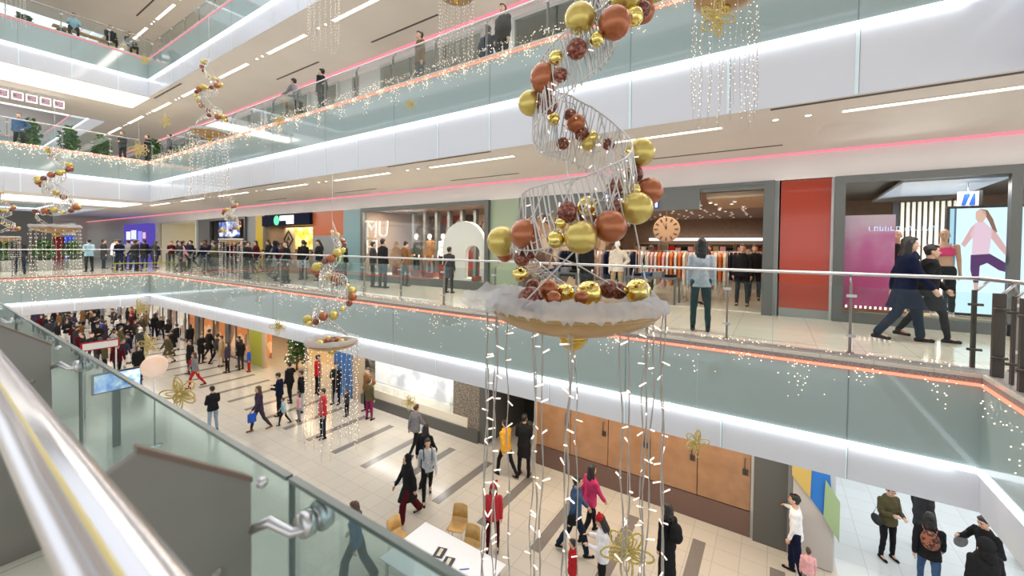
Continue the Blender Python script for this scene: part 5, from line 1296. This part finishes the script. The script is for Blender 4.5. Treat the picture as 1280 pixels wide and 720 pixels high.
# --- level 1 gallery
F1 = 5.3
person(-1.15, 8.3, F1, 95, 'woman with long black hair in grey shirt and dark trousers standing at the gallery rail', 'stand', ('shirt', 'lgrey'), ('slim', 'teal'), ('long', 'hblack'), near=N_, h=1.74)
person(-.72, 12.6, F1, 265, 'woman in black jacket standing inside the big store entrance', 'stand', ('jacket', 'black'), ('slim', 'black'), ('short', 'hbrown'), h=1.68, near=N_)
person(1.88, 9.45, F1, 5, 'woman with very long black hair in navy coat and jeans striding past the sports shop', 'walk', ('coat', 'navy'), ('reg', 'jean'), ('long', 'hblack'), near=N_, h=1.83)
person(2.25, 9.85, F1, 0, 'person in black coat walking on the far side of the navy coat woman', 'walkb', ('coat', 'black'), ('slim', 'black'), ('short', 'hblack'), near=N_, h=1.7, bag=('handbag', 'black'))
person(-11.95, 9.7, F1, 90, 'man in black jacket looking into the clothes shop window', 'stand', ('jacket', 'black'), ('reg', 'jean'), ('short', 'hblack'), h=1.78)
person(-12.5, 9.7, F1, 60, 'person in dark jacket left of the man at the clothes shop window', 'stand', ('jacket', 'charcoal'), ('slim', 'black'), ('short', 'hblack'), h=1.68)
person(-11.9, 11.0-.3, F1, 80, 'person in brown jacket close to the clothes shop window', 'phone', ('jacket', 'brown'), ('slim', 'black'), ('short', 'hblack'), h=1.72)
person(-9.0, 10.0, F1, 95, 'child in black coat standing before the white arch window', 'stand', ('coat', 'charcoal'), ('slim', 'black'), ('short', 'hblack'), h=1.52)
person(-14.0, 9.3, F1, 200, 'man in olive green jacket leaning by the teal column', 'hip', ('jacket', 'green'), ('slim', 'charcoal'), ('short', 'hblond'), h=1.72)
person(-14.6, 9.9, F1, 90, 'person in black beside the olive jacket at the teal column', 'stand', ('jacket', 'black'), ('slim', 'black'), ('short', 'hblack'), h=1.72)
tk1 = [(-16.3-i*.83 if i < 9 else -24.-.8*(i-8), 8.5+.9*((i*5) % 4)/3) for i in range(16)]+[(-29.6, 8.3), (-30.4, 7.4), (-30.7, 9.4), (-31.5, 7.2), (-32.4, 8.0), (-33.2, 7.0), (-30.2, 6.2), (-29.3, 9.0), (-34.4, 7.8), (-14., 9.3), (-14.6, 9.9)]+[(-29.3, 10.3), (-31.2, 7.6), (-32.8, 7.7), (-34.6, 7.6)]
row = ['black', 'darkred', 'navy', 'grey', 'black', 'charcoal', 'grey', 'black', 'olive', 'navy', 'brown', 'black', 'charcoal', 'lpink', 'black', 'purple']
pl_ = ['leaning at the rail below the orange panel', 'second from the orange panel', 'third from the orange panel', 'under the food picture', 'beside the diamond sign', 'left of the diamond sign', 'below the yellow column',
       'just left of the yellow column', 'right of the small far ornament', 'behind the small far ornament', 'left of the small far ornament', 'before the dark screen shop', 'before the yellow-lit shop', 'right of the purple screens', 'under the purple screens', 'left of the purple screens']
for i in range(16):
    x = -16.3-i*.83 if i < 9 else -24.-.8*(i-8); y = 8.5+.9*((i*5) % 4)/3
    person(x, y, F1, [270, 90, 250, 200, 80, 180][i % 6], 'person in %s clothes on the far gallery, %s' % ({'lpink': 'pale pink', 'darkred': 'dark red'}.get(row[i], row[i]), pl_[i]), ['stand', 'walk', 'lean', 'walkb', 'hip', 'phone'][i % 6] if y > 8.7 or i % 6 != 2 else 'cross',
           (['jacket', 'coat'][i % 2], row[i]), ('slim', ['black', 'jean', 'charcoal', 'grey'][i % 4]), (['short', 'long', 'hijab', 'short'][i % 4], ['hblack', 'hbrown', 'black', 'hblack'][i % 4]), h=1.66+.03*(i % 4), bag=('handbag', 'black') if i % 5 == 0 else None)
for i, (x, y) in enumerate([(-29.6, 7.3), (-30.5, 6.8), (-31.2, 7.6), (-32.0, 6.9), (-32.8, 7.7), (-33.6, 6.8), (-30.4, 5.6), (-29.3, 10.3), (-34.6, 7.6), (-29.9, 3.2)]):
    person(x, y, F1, [90, 200, 270, 60, 180][i % 5], 'person in %s on the far bridge, %s' % (['black jacket', 'navy coat', 'black coat', 'white jacket', 'grey jacket', 'charcoal coat', 'pale blue jacket', 'black top', 'dark red jacket', 'dark jacket'][i],
           ['at the corner of the rail', 'left of the corner', 'just under the blue screens', 'beside the yellow rail', 'at the yellow rail end', 'nearest the red panel', 'leaning towards the atrium', 'behind the corner rail', 'furthest from the rail', 'between the shrubs and the gold dish'][i]), ['stand', 'cross', 'walk', 'phone', 'hip'][i % 5],
           (['jacket', 'coat', 'coat', 'jacket', 'jacket', 'coat', 'jacket', 'shirt', 'jacket', 'jacket'][i], ['black', 'navy', 'black', 'white', 'grey', 'charcoal', 'lblue', 'black', 'darkred', 'charcoal'][i]), ('slim', ['black', 'jean'][i % 2]), ('short', 'hblack'), h=1.72)
for i, (x, y, c, f) in enumerate([(-1.6, 12.3, 'lpink', 200), (-.5, 14.2, 'black', 270), (-3.35, 13.35, 'black', 90), (-2.1, 17.0, 'cream', 250), (-5.25, 12.8, 'tan', 260)]):
    person(x, y, 5.32, f, 'shopper in %s top inside the big open store, %s' % ({'lpink': 'pink'}.get(c, c), ['beside the clock', 'near the right wall', 'among the racks left of the clock', 'deep in the middle', 'at the front left'][i]), ['phone', 'stand', 'walk', 'stand', 'hip'][i], ('jacket', c), ('slim', 'black'), (['long', 'short'][i % 2], 'hbrown'), h=1.66)
for i in range(22):
    for _t in range(40):
        x = -16.-rnd.random()*18; y = 8.5+rnd.random()*2.2
        if all((x-a_)**2+(y-b_)**2 > .45 for a_, b_ in tk1): break
    tk1.append((x, y))
    person(x, y, F1, rnd.choice([90, 180, 200, 0, 270]), 'person in dark clothes in the moving crowd on the far gallery walkway', rnd.choice(['stand', 'walk', 'walkb', 'phone', 'hip']), (rnd.choice(['jacket', 'coat']), ['black', 'charcoal', 'black', 'navy', 'darkred'][i % 5]), ('slim', ['black', 'jean'][i % 2]), (rnd.choice(['short', 'long']), 'hblack'), h=rnd.uniform(1.6, 1.8), group='walkway crowd on the far gallery')
# --- upper levels
F2 = 11.25
for a in [(-14.75, 8.15, 200, 'person in grey-green jacket leaning on the upper rail beside the red shop', 'lean', 'grey'), (-13.35, 8.2, 200, 'person in black jacket standing taller at the upper rail', 'stand', 'black'),
          (-8.65, 8.3, 250, 'person in brown top behind the upper rail lights', 'stand', 'brown'), (-5.9, 8.5, 265, 'person in dark jacket standing by the pale column upstairs', 'stand', 'charcoal'), (-6.75, 9.0, 100, 'person in dark blue by the upper shop window', 'walk', 'navy'),
          (-30.4, 3.3, 330, 'person in blue top behind the upper bridge glass at the picture edge', 'hip', 'denim'), (-30.2, 6.9, 300, 'person in dark coat by the upper bridge corner shrubs', 'cross', 'charcoal'), (-30.0, 7.9, 280, 'person in black by the upper bridge corner', 'stand', 'black'), (-28.6, 8.5, 250, 'person in purple jacket at the upper gallery corner', 'stand', 'purple')]:
    person(a[0], a[1], F2, a[2], a[3], a[4], ('jacket', a[5]), ('slim', 'black'), ('short', 'hblack'), h=1.74)
t = thing('bench', 'long bench behind the top bridge railing under the seated visitors', 'bench', (-29.0, 6.0, 16.75))
MB().box(-29.25, -28.85, 4.2, 7.3, 17.17, 17.23).build('seat', 'wood', t, bevel=.01)
for yy in (4.5, 7.0): MB().box(-29.2, -28.9, yy-.03, yy+.03, 16.75, 17.17).build('leg', 'dgrey', t)
for a in [(-29.0, 6.2, 0, 'person in black jacket seated at the top bridge rail', 'sit', 'black'), (-29.0, 6.95, 10, 'person in dark jacket seated right of the one in black on the top bridge', 'sit', 'charcoal'), (-29.0, 4.9, -10, 'person in pale blue seated further left on the top bridge', 'sit', 'lblue')]:
    person(a[0], a[1], 16.75, a[2], a[3], a[4], ('jacket', a[5]), ('slim', 'black'), ('short', 'hblack'), h=1.7)
# mannequins
def mannequin(x, y, z, f, lab, top, pants, pose='stand', skin='mann', group=None):
    t = person(x, y, z, f, lab, pose, top, pants, None, skin, 1.75, shoes='white', cat='mannequin', name='mannequin', group=group)
    return t
mannequin(-13.0, 12.35, 5.6, 265, 'white mannequin in dark jacket at the left of the clothes shop window', ('jacket', 'charcoal'), ('slim', 'black'))
mannequin(-12.3, 12.45, 5.6, 270, 'white mannequin in brown coat, second in the clothes shop window', ('coat', 'brown'), ('slim', 'grey'))
mannequin(-11.45, 12.35, 5.6, 275, 'white mannequin in white top next to the big arch', ('shirt', 'white'), ('slim', 'charcoal'), 'hip')
mannequin(-9.38, 12.45, 5.6, 265, 'mannequin in grey coat standing inside the opening of the white arch', ('coat', 'grey'), ('slim', 'black'))
mannequin(2.86, 11.55, 5.54, 262, 'sportswear mannequin with pink top in front of the display screen', ('crop', 'pink'), ('slim', 'black'), 'stand', 'skin2')
mannequin(2.2, 11.75, 5.54, 250, 'tan sportswear mannequin with hand on hip behind the glass', ('shirt', 'black'), ('slim', 'charcoal'), 'hip', 'skin2')
mannequin(-4.9, 11.75, 5.32, 268, 'pale mannequin in black coat at the left of the big open store', ('coat', 'black'), ('slim', 'black'))
mannequin(-3.9, 11.7, 5.32, 268, 'pale mannequin in cream jacket at the big store entrance', ('jacket', 'cream'), ('slim', 'tan'), 'hip')

# ------------------------------------------------------------------ things on the lower floor
def chair_proto():
    t = thing('side_chair', None, 'chair', (0, 0, 0), 0, 'wooden shell chairs at the white table')
    vs = []; fs = []
    prof = [(.20, .44), (.1, .43), (-.08, .42), (-.17, .45), (-.2, .55), (-.225, .7), (-.25, .84)]
    for k, (yy, zz) in enumerate(prof):
        for j in range(7):
            u = -1+j/3.; w = .2 if k < 4 else .19-.01*(k-4)
            cz = .02*u*u if k < 4 else 0; cy = 0 if k < 4 else .025*u*u
            vs.append((u*w, yy+cy, zz+cz-(.02*abs(u)**3 if k == 6 else 0)))
    for k in range(6):
        for j in range(6): fs.append((k*7+j, k*7+j+1, (k+1)*7+j+1, (k+1)*7+j))
    for f0, f1, nm in ((0, 4, 'seat'), (4, 6, 'backrest')):
        g = MB(); ids = sorted({i for f_ in fs[f0*6:f1*6] for i in f_}); g.add([vs[i] for i in ids], [[ids.index(i) for i in f_] for f_ in fs[f0*6:f1*6]], True)
        o = g.build(nm, 'wood', t); s = o.modifiers.new('s', 'SOLIDIFY'); s.thickness = .012
    for sx in (-1, 1):
        for sy, y0 in ((1, .15), (-1, -.12)): MB().tube([(sx*.15, y0, .42), (sx*.2, y0+sy*.06, 0)], .011, 8).build('leg', 'steel', t)
    return t
cp = chair_proto()
def place(i, x, y, rz, lab):
    q = cp if i == 0 else dup(cp); q.location = (x, y, 0); q.rotation_euler = (0, 0, rz); q['label'] = lab
place(0, -5.95, 6.95, R(200), 'wooden shell chair at the far side of the white table, left one')
place(1, -5.3, 6.55, R(188), 'wooden shell chair at the far side of the white table, nearer the strings')
place(2, -6.75, 5.95, R(265), 'wooden shell chair at the left end of the white table behind the glass')
t = thing('folding_table', 'white rectangular table with two dark framed cards at the bottom edge', 'table', (-5.3, 5.7, 0), R(0))
MB().box(-6.35, -4.2, 5.1, 6.35, .72, .75).build('tabletop', 'table', t, bevel=.008)
for (a, b) in ((-6.25, 5.2), (-6.25, 6.25), (-4.3, 5.2), (-4.3, 6.25)): MB().box(a-.025, a+.025, b-.025, b+.025, 0, .72).build('leg', 'steel', t)
for i, (x, y, a) in enumerate([(-5.45, 5.85, .3), (-5.15, 5.75, .3)]):
    q = thing('framed_card', ['black framed card on the white table, left one', 'black framed card on the white table, right one'][i], 'card', (x, y, .751), a, None)
    MB().box(-.1, .1, -.13, .13, 0, .015).build('card_frame', 'black', q, world=False); MB().box(-.035, .035, -.1, .1, .015, .018).build('card_print', 'c_cream', q, world=False)
b = MB(); b.capsule((-4.85, 5.75, .758), (-4.72, 5.86, .758), .007, .007, 8); tag(b.build('pen', 'c_blue'), 'blue pen lying on the white table', 'pen')
# round sign on a pole, banner and tilted screen (floor-level island)
t = thing('round_sign', 'round white and peach sign on a thin pole between the gold flowers', 'sign', (-17.35, 4.7, 0))
MB().lathe([(0, -.05), (.32, -.05), (.37, -.02), (.37, .02), (.32, .05), (0, .05)], 36, (-17.35, 4.7, 2.71), 'x').build('disc', noisemat('peach_disc', [(.85, .8, .78), (.9, .6, .42)], 1.2, .5, emit=.15), t)  # orange reflection and faint glow are put into the disc material
MB().tube([(-17.35, 4.7, 0), (-17.35, 4.7, 2.3)], .025, 10).build('pole', 'steel', t); MB().lathe([(0, 0), (.22, 0), (.22, .02), (.03, .04), (0, .04)], 24, (-17.35, 4.7, 0)).build('base', 'steel', t)
t = thing('display_screen', 'tilted blue and white display screen low behind the near glass', 'display screen', (-18.4, 4, 0), 0)
MB().box(-18.4, -18.38, 3.47, 4.6, 1.93, 2.5).build('screen', noisemat('snow_screen', [(.05, .2, .85), (.35, .55, .95), (.9, .93, 1.)], 4., .3, emit=1.1), t)
MB().box(-18.5, -18.4, 3.42, 4.65, 1.88, 2.55).build('case', 'black', t)
MB().box(-18.5, -18.4, 3.9, 4.1, 0, 1.88).build('stand', 'dgrey', t)
t = thing('kiosk', 'low teal and grey kiosk seen through the near green glass', 'kiosk', (-10.6, 2.6, 0))
MB().box(-12.0, -9.0, 1.9, 3.2, 0, 1.0).build('counter_body', 'teal', t, bevel=.02); MB().box(-12.1, -8.9, 1.8, 3.3, 1.0, 1.05).build('worktop', 'grey', t, bevel=.01)
MB().box(-11.2, -10.9, 2.3, 2.5, 1.05, 1.4).build('till', 'white', t, bevel=.02); MB().box(-10.2, -9.5, 2.2, 2.8, 1.05, 1.3).build('display_case', 'nglass', t)
t = thing('banner', 'small white lettered banner with red edge above the far crowd', 'banner', (-22.3, 4.4, 0))
MB().box(-22.35, -22.3, 3.85, 4.95, 2.62, 2.95).build('board', 'c_red', t); MB().box(-22.3, -22.28, 3.9, 4.9, 2.66, 2.91).build('panel', 'white', t)
for yy in (3.95, 4.85): MB().tube([(-22.33, yy, 0), (-22.33, yy, 2.65)], .025, 8).build('pole', 'steel', t)
# christmas tree in the lower shop
t = thing('christmas_tree', 'bushy lit christmas tree in the warm lower shop beside the lime column', 'christmas tree', (-21.7, 11.9, 0))
g = MB()
for k in range(5): leafball(g, (-21.7, 11.9, .7+k*.42), .62-.1*k, 130, .2, (1, 1, .5))
g.build('foliage', 'leaf', t); MB().tube([(-21.7, 11.9, 0), (-21.7, 11.9, 2.6)], [.06, .02], 8).build('trunk', 'c_brown', t)
g = MB()
for k in range(60):
    z = random.uniform(.4, 2.7); r = .7*(1-z/3.3); a = random.uniform(0, 6.28); g.octa((-21.7+r*math.cos(a), 11.9+r*math.sin(a), z), .035)
tag(g.build('tree_lights', 'bulb', t), kind='stuff')
# bench with the yellow rail on the far bridge
t = thing('barrier_rail', 'yellow horizontal rail low on the far bridge', 'barrier', (-30, 6.6, 5.3))
MB().tube([(-29, 6.2, 5.75), (-29, 8.8, 5.75)], .03, 8).build('rail', 'lime', t)
for yy in (6.3, 7.5, 8.7): MB().tube([(-29, yy, 5.3), (-29, yy, 5.75)], .025, 8).build('post', 'lime', t)

# ------------------------------------------------------------------ light
w = bpy.data.worlds.new('daylight'); SC.world = w; w.use_nodes = True
bg = w.node_tree.nodes['Background']; bg.inputs[0].default_value = (.90, .95, 1., 1); bg.inputs[1].default_value = 1.5
WARM = (1., .93, .82)
area('gallery_light', (-13, 8.6, 9.02), 44, .5, 900, (1., .95, .88))
area('gallery_light', (-13, 8.6, 14.6), 44, .5, 900, (1., .94, .86))
area('gallery_light', (-13, 8.6, 20.1), 44, .5, 800, (1., .94, .86))
area('lower_light', (-27, 9., 3.48), 66, .6, 1000, (1., .92, .79))
area('bridge_light', (-31., 3, 3.48), .6, 12, 300, WARM)
area('crowd_light', (-46., 4, 3.48), 20, 8, 700, (1, .97, .92))
area('bridge_light', (-31, 3, 9.0), 2., 9, 350, WARM); area('bridge_light', (-30.5, 3, 14.6), 2., 9, 300, WARM)
area('store_light', (-3.5, 15.5, 8.1), 6, 8, 330, (1., .82, .62))
area('window_light', (-11.7, 12.0, 8.36), 6, .6, 420, (1., .86, .7))
area('sports_light', (3.6, 12.4, 8.2), 4, 1., 200, (1., .95, .9))
area('sports_raft_fill', (3.3, 13.4, 5.6), 1.2, 1.2, 110, (.85, .93, 1.), (math.pi, 0, 0))  # added upward fill without a fixture, brightens the ceiling raft
area('cafe_light', (-21.5, 12.3, 7.8), 4, 1, 90, (1., .85, .6))
area('white_shop_light', (4.5, 13.8, 3.45), 6.5, 6.5, 180, (.95, .98, 1.))
area('door_light', (-3.3, 10.2, 3.45), 6, .25, 70, (1., .75, .45))
area('far_shop_light', (-29, 13, 3.4), 20, 1., 300, (1., .7, .4))
area('tree_shop_light', (-21.7, 12., 3.4), 2.5, 1., 60, (1., .8, .5))
area('jewel_light', (-12.2, 10.9, 2.3), 4.6, .3, 60, (1., .97, .92))

for zz in (4.07, 10.066, 15.555):
    area('cove_light', (-13, 7.496-.055, zz-.045), 30, .03, 17, (.86, .94, 1.), (R(28), 0, 0))
    area('cove_light', (-28.26+.055, 3, zz-.045), .03, 8.5, 5, (.86, .94, 1.), (0, R(28), 0))

# ------------------------------------------------------------------ camera
f, yw, pit, rol, cy = 502.9, .5781, .0203, .0107, 318.84
Fv = V((-math.sin(yw)*math.cos(pit), math.cos(yw)*math.cos(pit), -math.sin(pit))); Rv = V((math.cos(yw), math.sin(yw), 0)); Uv = Rv.cross(Fv)
R2 = Rv*math.cos(rol)+Uv*math.sin(rol); U2 = -Rv*math.sin(rol)+Uv*math.cos(rol)
cam = bpy.data.cameras.new('camera'); co = bpy.data.objects.new('camera', cam); C.objects.link(co)
mw = Matrix((R2, U2, -Fv)).transposed().to_4x4(); mw.translation = (0, 0, CAMZ); co.matrix_world = mw
cam.sensor_width = 36; cam.lens = f*36/1280; cam.shift_y = (cy-360)/1280; cam.clip_start = .02; cam.dof.use_dof = True; cam.dof.focus_distance = 4.2; cam.dof.aperture_fstop = 2.0; cam.clip_end = 200
SC.camera = co
SC.view_settings.view_transform = 'Standard'; SC.view_settings.look = 'None'; SC.view_settings.gamma = 1; SC.view_settings.use_curve_mapping = False
SC.view_settings.exposure = 0.0
SC.cycles.max_bounces = 8; SC.cycles.transparent_max_bounces = 24; SC.cycles.diffuse_bounces = 4; SC.cycles.caustics_reflective = False; SC.cycles.caustics_refractive = False
